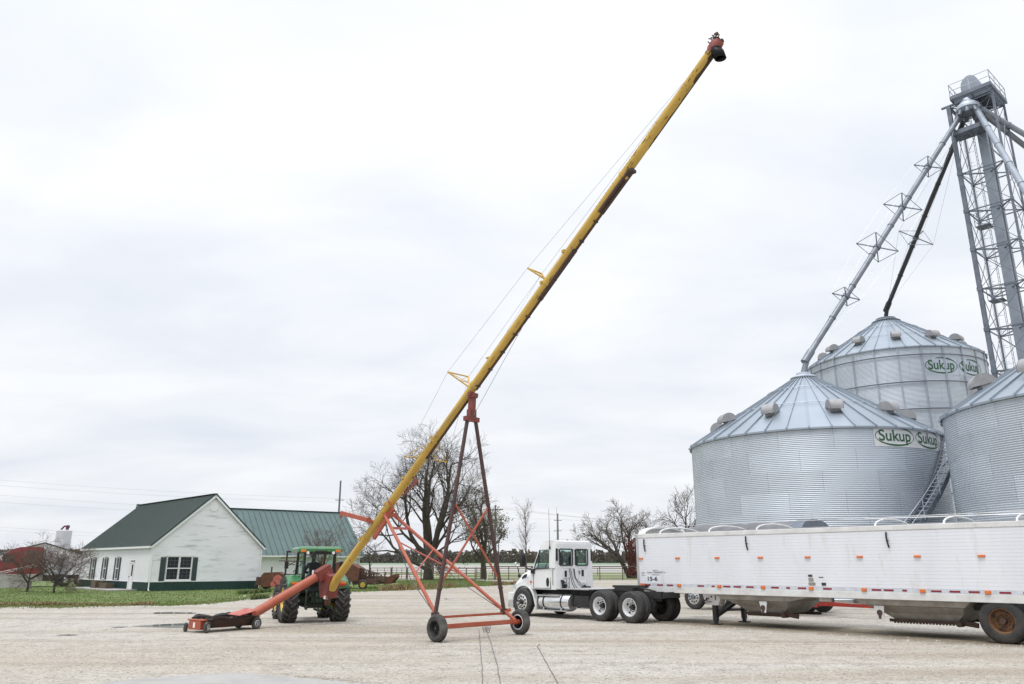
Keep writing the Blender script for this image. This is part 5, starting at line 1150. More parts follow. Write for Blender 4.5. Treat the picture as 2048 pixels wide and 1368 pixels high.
# ------------------------------------------------------------------ grain wagon behind, with grey tarp
wg = thing('grain_wagon', 'grey tarped grain wagon half hidden behind the long white trailer', 'grain trailer', TRW(3.25, -7.45), RZT)
b = MB(); WL = 5.6; b.span((-.0, 0, 1.1), (-WL, -2.4, 3.10)); b.build('body', m_galv, wg, bevel=.02)
b = MB(); b.span((.02, .02, 3.08), (-WL - .02, -2.42, 3.2)); b.build('tarp_band', m_plast, wg)
A = [(-.0 - 2.4 * (1 - math.cos(R(a))) / 2, 3.2 + .40 * math.sin(R(a))) for a in range(0, 181, 12)]
b = MB(); rings = []
for i in range(25): x = -WL * .9 * i / 24; k = .86 + .14 * abs(math.sin(i * .52)); rings.append([Vector((x, y, 3.2 + (z - 3.2) * k)) for y, z in A])
b.loft(rings); b.build('tarp', m_tarp, wg, smooth=50)
b = MB(); b.prism([(y, 3.2 + (z - 3.2) * 1.12) for y, z in A], -WL * .9, -WL - .03, 'yz'); b.build('rear_end_cap', m_galvd, wg)
b = MB(); b.span((.3, -.5, .8), (-WL, -.6, 1.1)); b.span((.3, -1.8, .8), (-WL, -1.9, 1.1)); b.tube((-.28, -.1, .5), (-.28, -2.3, .5), .07, n=8); b.tube((-1.62, -.1, .5), (-1.62, -2.3, .5), .07, n=8); b.tube((-5.0, -.1, .5), (-5.0, -2.3, .5), .07, n=8); b.span((.68, -.05, .62), (.72, -.7, 1.1)); b.build('chassis', m_black, wg)
for x in (-.28, -1.62, -5.0):
    for y, sd_ in ((-.14, 1), (-2.26, -1)): wheel('wheel', wg, (x, y, .5), .5, .27, .295, m_rubber, m_polish, side=sd_, holes=10, dish=.05, hub=.07, nut=10, mh=m_galvd).name = 'wheel'
# red implement running gear
rd = thing('implement_cart', 'red implement running gear with one black wheel, seen beneath the trailer', 'farm cart', (10.25, 31.55, 0), RZT)
wheel('wheel', rd, (0, 0, .48), .48, .30, .25, m_rubber, m_dred, side=1, dish=.3, hub=.07, nut=6).name = 'wheel'; wheel('wheel', rd, (0, -1.9, .48), .48, .30, .25, m_rubber, m_dred, side=-1, dish=.3, hub=.07).name = 'wheel'
m_ired = mat('bright red implement paint', (.36, .03, .02), .5, c2=(.24, .03, .02), scale=4)
b = MB(); b.tube((0, -.1, .5), (0, -1.9, .5), .06, n=10); b.beam((.25, -.35, .52), (-1.3, -.35, .46), .14, .26); b.beam((-1.0, -.35, .46), (-3.9, -.6, .42), .12, .12); b.beam((-3.8, -.6, .42), (-4.6, -.6, .28), .09, .12); b.beam((-.3, -1.9, .46), (-2.4, -.7, .44), .10, .10); b.beam((.0, -.3, .6), (.1, -.3, 1.0), .14, .14); b.box((-.1, -.25, .75), (.2, .1, .22)); b.build('frame', m_ired, rd)
b = MB(); b.loft([[Vector((-.4 + x, -.9, z)) for x, z in ((0, .75), (-.9, .68), (-.7, 1.25), (-.2, 1.3))], [Vector((-.4 + x, -1.6, z)) for x, z in ((0, .75), (-.9, .68), (-.7, 1.25), (-.2, 1.3))]]); b.build('gear_cover', m_black, rd)
# ------------------------------------------------------------------ white farm building with green metal roof
m_siding = mat('white lap siding', (.82, .83, .855), .55, c2=(.75, .76, .775), scale=.7, c3=(.46, .46, .46), s3=1.5, lo3=.54, hi3=.72, stretch=(.35, .35, 2.6))
m_sidingc = mat('clean white lap siding', (.80, .81, .84), .55, c2=(.75, .76, .79), scale=.5)
m_trim = mat('white trim', (.78, .79, .80), .5)
m_wains = mat('dark green metal wainscot', (.011, .042, .036), .5, c2=(.015, .050, .043), scale=2)
m_shut = mat('grey green shutters', (.045, .065, .07), .6)
m_roofA = mat('dark green metal roof', (.074, .094, .086), .48, .1, c2=(.068, .105, .092), scale=.6)
m_roofB = mat('teal green metal roof', (.068, .112, .106), .45, .1, c2=(.080, .128, .122), scale=.35, c3=(.058, .095, .09), s3=1.4, lo3=.5, hi3=.7, bump=0)
m_wood = mat('weathered timber', (.10, .075, .05), .85, c2=(.16, .12, .085), scale=6)
hs = thing('farm_building', 'white sided farm building with dark green roof, three narrow shuttered windows and a white door', 'building', (-26.5, 59.7, 0), math.atan2(.69, .72))
GW, SL, EZ, PZ = 8.70, 16.2, 3.2, 7.05
def lap(b, z0, z1, ext, place, hgt=.152, top=None):
    """rows of lap boards; ext(z) gives (u0,u1); place(u, out, z) maps to 3D; openings cut the rows"""
    z = z0
    while z < z1 - .01:
        zz = min(z + hgt, z1)
        full = top(z) if top else None; fz = top(zz) if top else None
        for (u0, u1) in ext(z, zz):
            t0 = fz[0] if top and abs(u0 - full[0]) < 1e-6 else u0; t1 = fz[1] if top and abs(u1 - full[1]) < 1e-6 else u1
            if u1 - u0 > .02: b.add([place(u0, .024, z), place(u1, .024, z), place(t1, .004, zz), place(t0, .004, zz), place(u0, .0, z), place(u1, .0, z)], [(0, 1, 2, 3), (0, 4, 5, 1)])
        z = zz
def cut(u0, u1, z0, z1, holes):
    segs = [(u0, u1)]
    for a, c, h0, h1 in holes:
        if z1 > h0 + .02 and z0 < h1 - .02:
            ns = []
            for s, e in segs:
                if c <= s or a >= e: ns.append((s, e)); continue
                if a > s: ns.append((s, a))
                if c < e: ns.append((c, e))
            segs = ns
    return segs
gh = [(1.16, 3.07, .73, 2.50)]; shol = [(3.08, 4.04, 0, 2.06)] + [(y - .36, y + .36, .74, 2.42) for y in (6.85, 9.85, 12.85)]
gab = lambda z: (0, GW) if z <= EZ else (GW / 2 * (z - EZ) / (PZ - EZ), GW - GW / 2 * (z - EZ) / (PZ - EZ))
b = MB(); lap(b, .66, PZ - .01, lambda a, c: cut(*gab(a), a, c, gh), lambda u, o, z: (u, -o, z), top=gab); gwall = b.build('gable_wall', m_siding, hs, fix=False)
b = MB(); lap(b, .66, EZ, lambda a, c: cut(0, SL, a, c, shol), lambda u, o, z: (-o, u, z)); lap(b, .66, EZ, lambda a, c: [(0, SL)], lambda u, o, z: (GW + o, u, z)); lap(b, .66, PZ - .01, lambda a, c: [gab(a)], lambda u, o, z: (u, SL + o, z), top=gab); b.build('wall', m_sidingc, hs, fix=False)
b = MB()
for k in range(int(GW / .3) + 1): pass
b.span((0, -.03, 0), (GW, .05, .64)); b.span((-.03, 0, 0), (.05, 3.06, .64)); b.span((-.03, 4.06, 0), (.05, SL, .64)); b.span((GW - .05, 0, 0), (GW + .03, SL, .64)); b.span((0, SL - .05, 0), (GW, SL + .03, .64))
for k in range(40): x = .1 + k * .22; b.span((x, -.045, .0), (x + .03, -.03, .63)) if x < GW else None
for k in range(70):
    y = .1 + k * .23
    if y < SL and not 2.95 < y < 4.1: b.span((-.045, y, 0), (-.03, y + .03, .63))
b.build('wainscot', m_wains, hs)
b = MB(); b.span((-.06, -.05, .64), (GW + .06, -.0, .70)); b.span((-.055, 0, .64), (-.0, 3.06, .70)); b.span((-.055, 4.06, .64), (0, SL, .70))
for (x, y) in ((0, 0), (GW, 0), (0, SL)): b.span((x - .06, y - .06, .70), (x + .08 * (1 if x == 0 else -1), y + .09 * (1 if y == 0 else -1), EZ))
b.build('corner_trim', m_trim, hs)
# roof slabs with ribs
def gable_roof(par, x0, x1, y0, y1, ez, pz, m, oh, rib, ribw, thick=.07, axis='y', ribh=.035):
    xm = (x0 + x1) / 2; sl = (pz - ez) / (xm - x0); b = MB(); rb = MB()
    for sg in (-1, 1):
        xe = xm + sg * (xm - x0 + oh); ze = pz - sl * (abs(xe - xm)) + .10; zp = pz + .10
        P4 = lambda y, dz: [Vector((xe, y, ze + dz)), Vector((xm, y, zp + dz))]
        b.loft([[P4(y0 - oh, 0)[0], P4(y0 - oh, 0)[1], P4(y0 - oh, thick)[1], P4(y0 - oh, thick)[0]], [P4(y1 + oh, 0)[0], P4(y1 + oh, 0)[1], P4(y1 + oh, thick)[1], P4(y1 + oh, thick)[0]]])
        y = y0 - oh + .03
        while y < y1 + oh:
            nrm = Vector((sg * sl, 0, 1)).normalized(); b.beam(Vector((xe, y, ze + thick)) + nrm * ribh / 2, Vector((xm, y, zp + thick)) + nrm * ribh / 2, ribw, ribh, up=nrm); y += rib
    b.beam((xm, y0 - oh - .02, pz + .20), (xm, y1 + oh + .02, pz + .20), .30, .03)
    for q in b.v: pass
    return b.build('roof', m, par)
rf = gable_roof(hs, 0, GW, 0, SL, EZ, PZ, m_roofA, .15, .30, .05)
sl_ = (PZ - EZ) / (GW / 2)
b = MB()
for sg in (-1, 1):
    xe = GW / 2 + sg * (GW / 2 + .15); ze = PZ - sl_ * (GW / 2 + .15) + .10
    b.beam((xe, -.165, ze - .06), (GW / 2, -.165, PZ + .04), .03, .20); b.beam((xe + sg * .05, -.15, ze - .05), (xe + sg * .05, SL + .15, ze - .05), .10, .14)
    b.add([(xe, -.15, ze - .0), (xe, SL + .15, ze - .0), (xe - sg * .16, SL + .15, ze - .02), (xe - sg * .16, -.15, ze - .02)], [(0, 1, 2, 3)])
b.build('eave_gutter', m_trim, rf)
b = MB()
for sg in (-1, 1):
    xe = GW / 2 + sg * (GW / 2 + .17); ze = PZ - sl_ * (GW / 2 + .17) + .10; b.beam((xe, -.175, ze + .07), (GW / 2, -.175, PZ + .19), .05, .10)
b.build('roof_edge', m_wains, rf)
b = MB(); b.tube((.05, -.09, EZ - .1), (.05, -.09, .12), .045, n=8); b.tube((.05, -.09, .12), (.0, -.35, .05), .045, n=8); b.tube((GW - .1, -.09, EZ - .1), (GW - .1, -.09, .1), .04, n=8) if False else None; b.build('downspout', m_trim, hs); b = MB(); b.tube((GW - .1, -.09, EZ - .1), (GW - .1, -.09, .1), .04, n=8); b.build('downspout', m_trim, hs)
b = MB(); b.prism([(GW / 2 + .36 * math.cos(R(a)), 6.22 + .36 * math.sin(R(a))) for a in range(22, 382, 45)], -.06, 0, 'xz'); b.build('gable_vent', m_trim, hs)
# windows
def win(par, place, u0, u1, z0, z1, cols, rows, nm='window', panes=1):
    b = MB(); f = .05
    def bx(a, c, d, e, o0, o1):
        P_ = [place(a, o0, d), place(c, o0, d), place(c, o0, e), place(a, o0, e), place(a, o1, d), place(c, o1, d), place(c, o1, e), place(a, o1, e)]; b.add(P_, [(0, 1, 2, 3), (4, 5, 6, 7), (0, 1, 5, 4), (1, 2, 6, 5), (2, 3, 7, 6), (3, 0, 4, 7)])
    bx(u0, u0 + f, z0, z1, -.05, .05); bx(u1 - f, u1, z0, z1, -.05, .05); bx(u0 + f, u1 - f, z0, z0 + f * 1.4, -.05, .06); bx(u0 + f, u1 - f, z1 - f, z1, -.05, .05); zm = (z0 + z1) / 2; bx(u0 + f, u1 - f, zm - .035, zm + .035, -.04, .03)
    fr_ = b.build(nm, m_trim, par); b = MB()
    b.add([place(u0 + f, -.03, z0 + f), place(u1 - f, -.03, z0 + f), place(u1 - f, -.03, z1 - f), place(u0 + f, -.03, z1 - f)], [(0, 1, 2, 3)]); b.build('pane', m_gdark, fr_, fix=False)
    b = MB()
    for h0, h1 in ((z0 + f, zm - .03), (zm + .03, z1 - f)):
        for i in range(1, cols): u = u0 + (u1 - u0) * i / cols; bx(u - .006, u + .006, h0, h1, -.028, -.016)
        for j in range(1, rows): z = h0 + (h1 - h0) * j / rows; bx(u0 + f, u1 - f, z - .006, z + .006, -.0275, -.0155)
    b.build('glazing_bar', m_galvd, fr_)
    return fr_
plG = lambda u, o, z: Vector((u, -o, z)); plS = lambda u, o, z: Vector((-o, u, z))
win(hs, plG, 1.18, 2.11, .75, 2.48, 3, 3); win(hs, plG, 2.13, 3.06, .75, 2.48, 3, 3)
b = MB(); b.span((1.06, -.07, 2.48), (3.18, -.02, 2.60)); b.span((1.1, -.09, .66), (3.14, -.02, .75)); b.build('window_trim', m_trim, hs)
def shutter(x0, x1, z0, z1, place):
    b = MB()
    def bx(a, c, d, e, o0, o1): b.loft([[place(a, o0, d), place(c, o0, d), place(c, o0, e), place(a, o0, e)], [place(a, o1, d), place(c, o1, d), place(c, o1, e), place(a, o1, e)]])
    bx(x0, x1, z0, z1, .02, .045)
    n = int((z1 - z0) / .09)
    for i in range(n): z = z0 + .06 + i * .09; 
    for (d, e) in ((z0 + .08, (z0 + z1) / 2 - .05), ((z0 + z1) / 2 + .05, z1 - .08)):
        k = int((e - d) / .06)
        for i in range(k): bx(x0 + .05, x1 - .05, d + i * .06, d + i * .06 + .03, .045, .058)
    b.build('shutter', m_shut, hs)
shutter(.72, 1.12, .68, 2.42, plG); shutter(3.12, 3.50, .68, 2.42, plG)
for y in (6.85, 9.85, 12.85):
    win(hs, plS, y - .35, y + .35, .75, 2.42, 2, 3); shutter(y - .72, y - .38, .72, 2.42, plS); shutter(y + .38, y + .72, .72, 2.42, plS)
b = MB(); b.span((-.03, 3.14, .02), (.03, 3.98, 2.0)); dr = b.build('door', m_trim, hs)
b = MB(); b.span((-.045, 3.30, 1.05), (-.032, 3.56, 1.88)); b.build('door_pane', m_gdark, dr)
b = MB(); b.tube((-.03, 3.88, 1.0), (-.10, 3.88, 1.0), .035, n=10); b.build('handle', m_wire, dr)
b = MB(); b.span((-.06, 3.05, 0), (.02, 3.13, 2.08)); b.span((-.06, 3.99, 0), (.02, 4.07, 2.08)); b.span((-.06, 3.05, 2.0), (.02, 4.07, 2.10)); b.build('door_frame', m_trim, dr)
b = MB(); b.loft([[Vector((x, y, z)) for x, y in ((-2.0, 1.8), (-.06, 1.8), (-.06, 12.6), (-1.6, 12.6))] for z in (.0, .10)]); b.build('concrete_step', m_slab, hs)
Hx, Hy = Vector((.72, .69, 0)).normalized(), Vector((-.69, .72, 0)).normalized()
def HW(x, y, z=0): return Vector((-26.5, 59.7, 0)) + Hx * x + Hy * y + Vector((0, 0, z))
def crate(x, y, lw, ld_, lh, label, yaw=0.0):
    t = thing('planter_box', label, 'planter', HW(x, y, .10), math.atan2(Hx.y, Hx.x) + yaw, 'timber planters on the doorstep'); b = MB()
    for k in range(3):
        z0 = k * lh / 3; b.span((-lw / 2, -ld_ / 2, z0), (lw / 2, -ld_ / 2 + .03, z0 + lh / 3 - .012)); b.span((-lw / 2, ld_ / 2 - .03, z0), (lw / 2, ld_ / 2, z0 + lh / 3 - .012)); b.span((-lw / 2, -ld_ / 2 + .03, z0), (-lw / 2 + .03, ld_ / 2 - .03, z0 + lh / 3 - .012)); b.span((lw / 2 - .03, -ld_ / 2 + .03, z0), (lw / 2, ld_ / 2 - .03, z0 + lh / 3 - .012))
    for sx in (-1, 1):
        for sy in (-1, 1): b.span((sx * lw / 2 - .03, sy * ld_ / 2 - .03, -.0), (sx * lw / 2 + .03, sy * ld_ / 2 + .03, lh + .03))
    b.build('box', m_wood, t); b = MB(); b.span((-lw / 2 + .035, -ld_ / 2 + .035, .05), (lw / 2 - .035, ld_ / 2 - .035, lh * .86)); b.build('soil', m_mud, t)
crate(-.8, 8.6, .6, 1.1, .55, 'taller timber planter, farther of the two left of the white door'); crate(-.75, 6.6, .5, 1.5, .42, 'lower timber planter, closer of the two to the white door', .03)

# ------------------------------------------------------------------ long green roofed warehouse behind
E2 = Vector((.82, .57, 0)).normalized()
wh = thing('warehouse', 'long white shed with teal green ribbed metal roof behind the tractor', 'building', (-15.8 - E2.x * 22 + .0, 88 - E2.y * 22, 0), math.atan2(E2.y, E2.x))
WLN, WD, WE, WP = 21.4, 11.4, 3.1, 7.5
b = MB(); lap(b, .5, WE, lambda a, c: [(0, WLN)], lambda u, o, z: (u, .5 - o, z), .22); lap(b, .5, WE, lambda a, c: [(0, WLN)], lambda u, o, z: (u, WD + o, z), .22)
gw2 = lambda z: (.5, WD) if z <= WE else (.5 + (WD - .5) / 2 * (z - WE) / (WP - WE), WD - (WD - .5) / 2 * (z - WE) / (WP - WE))
lap(b, .5, WP - .01, lambda a, c: [gw2(a)], lambda u, o, z: (WLN + o, u, z), .22, top=gw2); lap(b, .5, WP - .01, lambda a, c: [gw2(a)], lambda u, o, z: (-o, u, z), .22, top=gw2)
b.build('wall', m_sidingc, wh, fix=False)
b = MB(); b.span((0, .46, 0), (WLN, .52, .5)); b.span((WLN - .02, .5, 0), (WLN + .03, WD, .5)); b.span((0, WD - .02, 0), (WLN, WD + .04, .5)); b.span((-.03, .5, 0), (.02, WD, .5)); b.build('base_panel', m_slab, wh)
bq = MB(); xm = (WD + .5) / 2; sl = (WP - WE) / (xm - .5)
for sg in (-1, 1):
    ye = xm + sg * (xm + .06); ze = WP - sl * abs(ye - xm) + .1; zp = WP + .1
    bq.loft([[Vector((x, ye, ze)), Vector((x, xm, zp)), Vector((x, xm, zp + .07)), Vector((x, ye, ze + .07))] for x in (-.4, WLN + .45)])
    x = -.38; nrm = Vector((0, sg * sl, 1)).normalized()
    while x < WLN + .45: bq.beam(Vector((x, ye, ze + .07)) + nrm * .03, Vector((x, xm, zp + .07)) + nrm * .03, .055, .06, up=nrm); x += .61
bq.beam((-.42, xm, WP + .2), (WLN + .47, xm, WP + .2), .34, .04); rf = bq.build('roof', m_roofB, wh)
b = MB(); ye = xm - (xm + .06); ze = WP - sl * abs(ye - xm) + .1; b.beam((-.4, ye - .03, ze - .04), (WLN + .45, ye - .03, ze - .04), .12, .16); b.span((-.4, ye, ze - .06), (WLN + .45, .5, ze - .02)); b.span((WLN - .08, .44, .5), (WLN + .05, .56, WE)); b.build('eave_gutter', m_trim, rf)
b = MB(); b.tube((WLN + .02, .38, WE), (WLN + .02, .38, .2), .05, n=8); b.build('downspout', m_trim, wh)

# ------------------------------------------------------------------ far left: shed, red sleeper truck, white tank
sh = thing('far_shed', 'distant white shed with dark green roof at the left edge', 'building', (-87.4, 151.5, 0), R(35))
b = MB(); SW, SD, SE, SP = 13, 30, 3.7, 5.75
for k in range(int(SE / .3)): pass
lap(b, 0, SE, lambda a, c: [(0, SD)], lambda u, o, z: (-SW / 2 - o, u, z), .3); lap(b, 0, SE, lambda a, c: [(0, SD)], lambda u, o, z: (SW / 2 + o, u, z), .3)
g3 = lambda z: (-SW / 2, SW / 2) if z <= SE else (-SW / 2 * (1 - (z - SE) / (SP - SE)), SW / 2 * (1 - (z - SE) / (SP - SE)))
lap(b, 0, SP - .01, lambda a, c: [g3(a)], lambda u, o, z: (u, -o, z), .3, top=g3); lap(b, 0, SP - .01, lambda a, c: [g3(a)], lambda u, o, z: (u, SD + o, z), .3, top=g3); b.build('wall', m_sidingc, sh, fix=False)
b = MB()
for sg in (-1, 1): b.loft([[Vector((sg * (SW / 2 + .4), y, SE - .05)), Vector((0, y, SP + .08)), Vector((0, y, SP + .2)), Vector((sg * (SW / 2 + .4), y, SE + .07))] for y in (-.4, SD + .4)])
b.build('roof', m_roofA, sh)
b = MB(); b.span((2.0, -.05, 0), (4.4, -.02, 3.2)); b.build('overhead_door', m_galv, sh)
rt = thing('red_sleeper_truck', 'red sleeper cab truck behind the two small bare trees at the left edge', 'semi truck', (-43.9, 71.6, 0), math.atan2(-.50, -.87))
m_tred = mat('glossy red truck paint', (.30, .012, .02), .3, c2=(.24, .012, .02), scale=2, coat=.5)
b = MB(); pr = [(1.2, 1.0), (1.3, 1.8), (.75, 2.65), (.25, 3.2), (-.5, 3.42), (-1.9, 3.45), (-2.3, 3.35), (-2.35, 1.0)]
b.loft([[Vector((x * k if x > 0 else x, y, z - (.06 if z > 3.0 and abs(y) > 1 else 0))) for x, z in pr] for y, k in ((-1.22, .94), (-1.12, 1), (1.12, 1), (1.22, .94))]); cb = b.build('cab', m_tred, rt, smooth=30)
b = MB(); b.loft([[Vector((1.2, y, z)) for y, z in ((-1.1, .9), (-1.0, 1.9), (-.8, 2.1), (.8, 2.1), (1.0, 1.9), (1.1, .9))], [Vector((2.6, y, z)) for y, z in ((-1.0, .7), (-.8, 1.6), (-.6, 1.7), (.6, 1.7), (.8, 1.6), (1.0, .7))]]); b.build('hood', m_tred, rt, bevel=.04)
for sg in (-1, 1):
    b = MB(); b.span((-.1, sg * 1.225, 2.1), (.75, sg * 1.24, 2.75)); b.build('door_window', m_gdark, cb); b = MB(); b.span((-1.7, sg * 1.225, 2.75), (-1.0, sg * 1.24, 3.05)); b.build('sleeper_window', m_gdark, cb)
    b = MB(); b.beam((-2.2, sg * 1.235, 2.0), (1.0, sg * 1.235, 1.2), .02, .07); b.beam((-2.2, sg * 1.235, 1.85), (1.0, sg * 1.235, 1.05), .02, .05); b.span((.55, sg * 1.225, 2.25), (.85, sg * 1.235, 2.4)); b.build('side_stripe', m_label, cb)
    for x in (1.7, -4.2, -5.5): wheel('wheel', rt, (x, sg * .98, .5), .5, .27, .29, m_rubber, m_polish, side=sg, dish=.1, hub=.07).name = 'wheel'
b = MB(); b.span((-6.0, -.45, .7), (2.4, .45, 1.0)); b.span((-3.4, -1.1, .5), (.9, 1.1, 1.0)); b.build('chassis', m_black, rt)
b = MB(); b.span((-2.36, -1.0, 1.2), (-2.44, 1.0, 3.2)); b.build('cab_rear_panel', m_black, rt)
# a flat bed / low wall of grey material below the red truck
wl_ = thing('retaining_wall', 'low pale grey concrete wall under the red truck behind the small bare trees', 'wall', (-40.8, 68.2, 0), R(2))
b = MB()
for k in range(7): b.span((-16 + k * 2.4, -.2, 0), (-16 + k * 2.4 + 2.38, .2, .58)); b.span((-15.2 + k * 2.4, -.2, .585), (-15.2 + k * 2.4 + 2.38, .2, 1.12))
b.build('wall_block', m_slab, wl_, bevel=.015)
tk2 = thing('white_tank', 'pale upright tank with a red valve assembly on its top, beyond the farm building', 'storage tank', (-111, 200, 0))
m_tank = mat('pale tank steel', (.50, .525, .56), .5, c2=(.45, .47, .50), scale=.4)
b = MB(); b.lathe([(1.75, 0), (1.75, 10.0), (1.6, 10.15), (.0, 10.3)], 24); b.build('shell', m_tank, tk2, smooth=40)
b = MB(); b.tube((.6, 0, 10.2), (.6, 0, 11.2), .35, n=10); b.path([(.6, 0, 11.1), (-.2, 0, 11.1), (-.9, 0, 10.3)], .22, 8); b.box((.75, 0, 11.0), (.5, .6, .7)); b.build('valve', mat('red valve paint', (.17, .02, .025), .6, c2=(.05, .03, .06), scale=1.5), tk2)
bn = thing('blue_bin', 'dark blue wheeled bin beside the far corner of the farm building', 'bin', HW(-1.2, 17.6), math.atan2(Hx.y, Hx.x))
m_dblue = mat('dark blue plastic', (.012, .016, .05), .5)
b = MB(); b.loft([[Vector((x * k, y * k, z)) for x, y in ((-.3, -.3), (.3, -.3), (.3, .3), (-.3, .3))] for z, k in ((.12, .85), (1.0, 1.05))]); bb = b.build('body', m_dblue, bn, bevel=.03)
b = MB(); b.box((0, 0, 1.05), (.68, .70, .08)); b.build('lid', m_dblue, bn, bevel=.02); b = MB(); b.tube((-.33, .28, .12), (-.27, .28, .12), .12, n=12); b.tube((.27, .28, .12), (.33, .28, .12), .12, n=12); b.build('castor', m_plast, bn)

# ------------------------------------------------------------------ trees
m_bark = mat('grey brown bark', (.060, .050, .042), .95, c2=(.095, .080, .066), scale=5, c3=(.035, .03, .025), s3=14, lo3=.52, hi3=.62, bump=.6, bscale=16)
m_barkg = mat('mossy bark', (.070, .062, .036), .95, c2=(.10, .085, .06), scale=4, bump=.6, bscale=16)
m_twig = mat('bare twigs', (.075, .060, .050), .95, c2=(.105, .085, .072), scale=1)
m_twigl = mat('pale bare twigs', (.15, .125, .11), .95, c2=(.11, .09, .08), scale=1)
m_twigr = mat('reddish bare twigs', (.11, .075, .062), .95, c2=(.15, .11, .095), scale=1)
m_leaf = mat('sparse olive leaves', (.16, .165, .075), .8, c2=(.17, .15, .06), scale=.8, c3=(.07, .085, .035), s3=2, lo3=.5, hi3=.62)
m_redleaf = mat('crimson leaves', (.20, .022, .022), .7, c2=(.12, .03, .025), scale=1.5)
m_budleaf = mat('brownish berries and leaves', (.075, .05, .045), .9, c2=(.12, .08, .06), scale=1)
def grow(seed, p0, dirs, rad, lens, nseg, nchild, angs, wig, trop, maxl, shrink=.62, start=.25, minr=.012):
    r = random.Random(seed); segs = []
    def rec(p, d, L, ra, lv):
        n = nseg[lv]; pts = [p]; rs = [ra]; st = L / n; kids = []
        for i in range(n):
            d = (d + Vector((r.gauss(0, wig), r.gauss(0, wig), r.gauss(0, wig) + trop[lv]))).normalized()
            p = p + d * st; ra2 = max(minr, rs[0] * (1 - (1 - shrink * .45) * (i + 1) / n)); pts.append(p); rs.append(ra2)
            if (i + 1) / n >= start: kids.append((p, d, ra2, (i + 1) / n))
        segs.append((pts, rs, lv))
        if lv + 1 < maxl:
            k = nchild[lv]
            for j in range(k):
                q = kids[min(len(kids) - 1, int(len(kids) * (j + r.random()) / k))]
                ax = q[1].cross(Vector((r.gauss(0, 1), r.gauss(0, 1), r.gauss(0, 1)))).normalized(); a = R(angs[lv] * r.uniform(.6, 1.35))
                nd = (Matrix.Rotation(a, 3, ax) @ q[1]).normalized()
                rec(q[0], nd, lens[lv + 1] * r.uniform(.65, 1.2) * (1.15 - .5 * q[3]), max(minr, min(q[2] * .78, rad[lv + 1] * r.uniform(.75, 1.2))), lv + 1)
    for (p, d, L, ra) in dirs: rec(Vector(p), Vector(d).normalized(), L, ra, 0)
    return segs
def tree(name, label, cat, loc, segs, m_tr, m_cr, split=2, group=None, leaves=None, k=1.0):
    t = thing(name, label, cat, loc, 0, group); t.scale = (k, k, k); a, c = MB(), MB(); sides = (10, 7, 5, 4, 3, 3)
    for pts, rs, lv in segs: (a if lv < split else c).path(pts, rs, sides[min(lv, 5)])
    a.build('trunk', m_tr, t, smooth=60, fix=False); cr = c.build('crown', m_cr, t, fix=False)
    if leaves:
        mlf, n, sz, sd, lvmin, spread_ = leaves; r = random.Random(sd); b = MB(); tips = [(pts, lv) for pts, rs, lv in segs if lv >= lvmin]
        for i in range(n):
            pts, lv = r.choice(tips); q = pts[r.randrange(1, len(pts))] + Vector((r.gauss(0, spread_), r.gauss(0, spread_), r.gauss(0, spread_)))
            u = Vector((r.gauss(0, 1), r.gauss(0, 1), r.gauss(0, 1))).normalized(); v = u.cross(Vector((r.gauss(0, 1), r.gauss(0, 1), r.gauss(0, 1)))).normalized(); s_ = sz * r.uniform(.6, 1.3)
            b.add([q - u * s_, q + v * s_ * .6, q + u * s_, q - v * s_ * .6], [(0, 1, 2, 3)])
        b.build('foliage', mlf, t, fix=False)
    return t
GT = lambda u, Y: at(u, 1130, Y).x
# big bare maple: stout trunk dividing low into many rising limbs
r = random.Random(31); dirs = [((0, 0, -.1), (.02, 0, 1), 4.4, .72)]
fans = [(-1.25, -.1, .62, 9.0, .24, 1.4), (-.85, .3, 1.0, 11.0, .32, 2.4), (-.42, -.3, 1.45, 11.8, .42, 3.2), (-.12, .3, 1.6, 12.3, .38, 3.8), (.30, -.2, 1.5, 12.3, .44, 2.6), (.55, .25, 1.25, 9.5, .32, 3.1), (.85, -.2, .95, 6.6, .24, 2.9), (.35, .8, 1.0, 9.5, .26, 3.4), (-.3, -.9, .9, 9, .26, 3.2), (-1.1, .5, .85, 9.0, .22, 3.4), (1.0, .5, .6, 4.6, .18, 3.0)]
segs = grow(31, None, dirs, (1,), (1,), (5,), (0,), (0,), .02, (0,), 1, shrink=1.5)
for i, (dx_, dy_, dz_, L, ra, z) in enumerate(fans):
    s2 = grow(100 + i, None, [((dx_ * .35, dy_ * .35, z), (dx_, dy_, dz_), L, ra)], (ra, .13, .055, .026, .014), (L, 5.0, 3.0, 1.7, 1.0), (9, 6, 5, 4, 3), (7, 5, 5, 4), (44, 42, 42, 42), .11, (.03, .05, .05, .05, .04), 5, minr=.010, start=.34)
    segs += [(p_, q_, lv) for p_, q_, lv in s2]
tree('bare_tree', 'largest bare tree with a stout dividing trunk, behind the red auger frame', 'tree', (GT(857, 104), 104, 0), segs, m_bark, m_twig, 2)
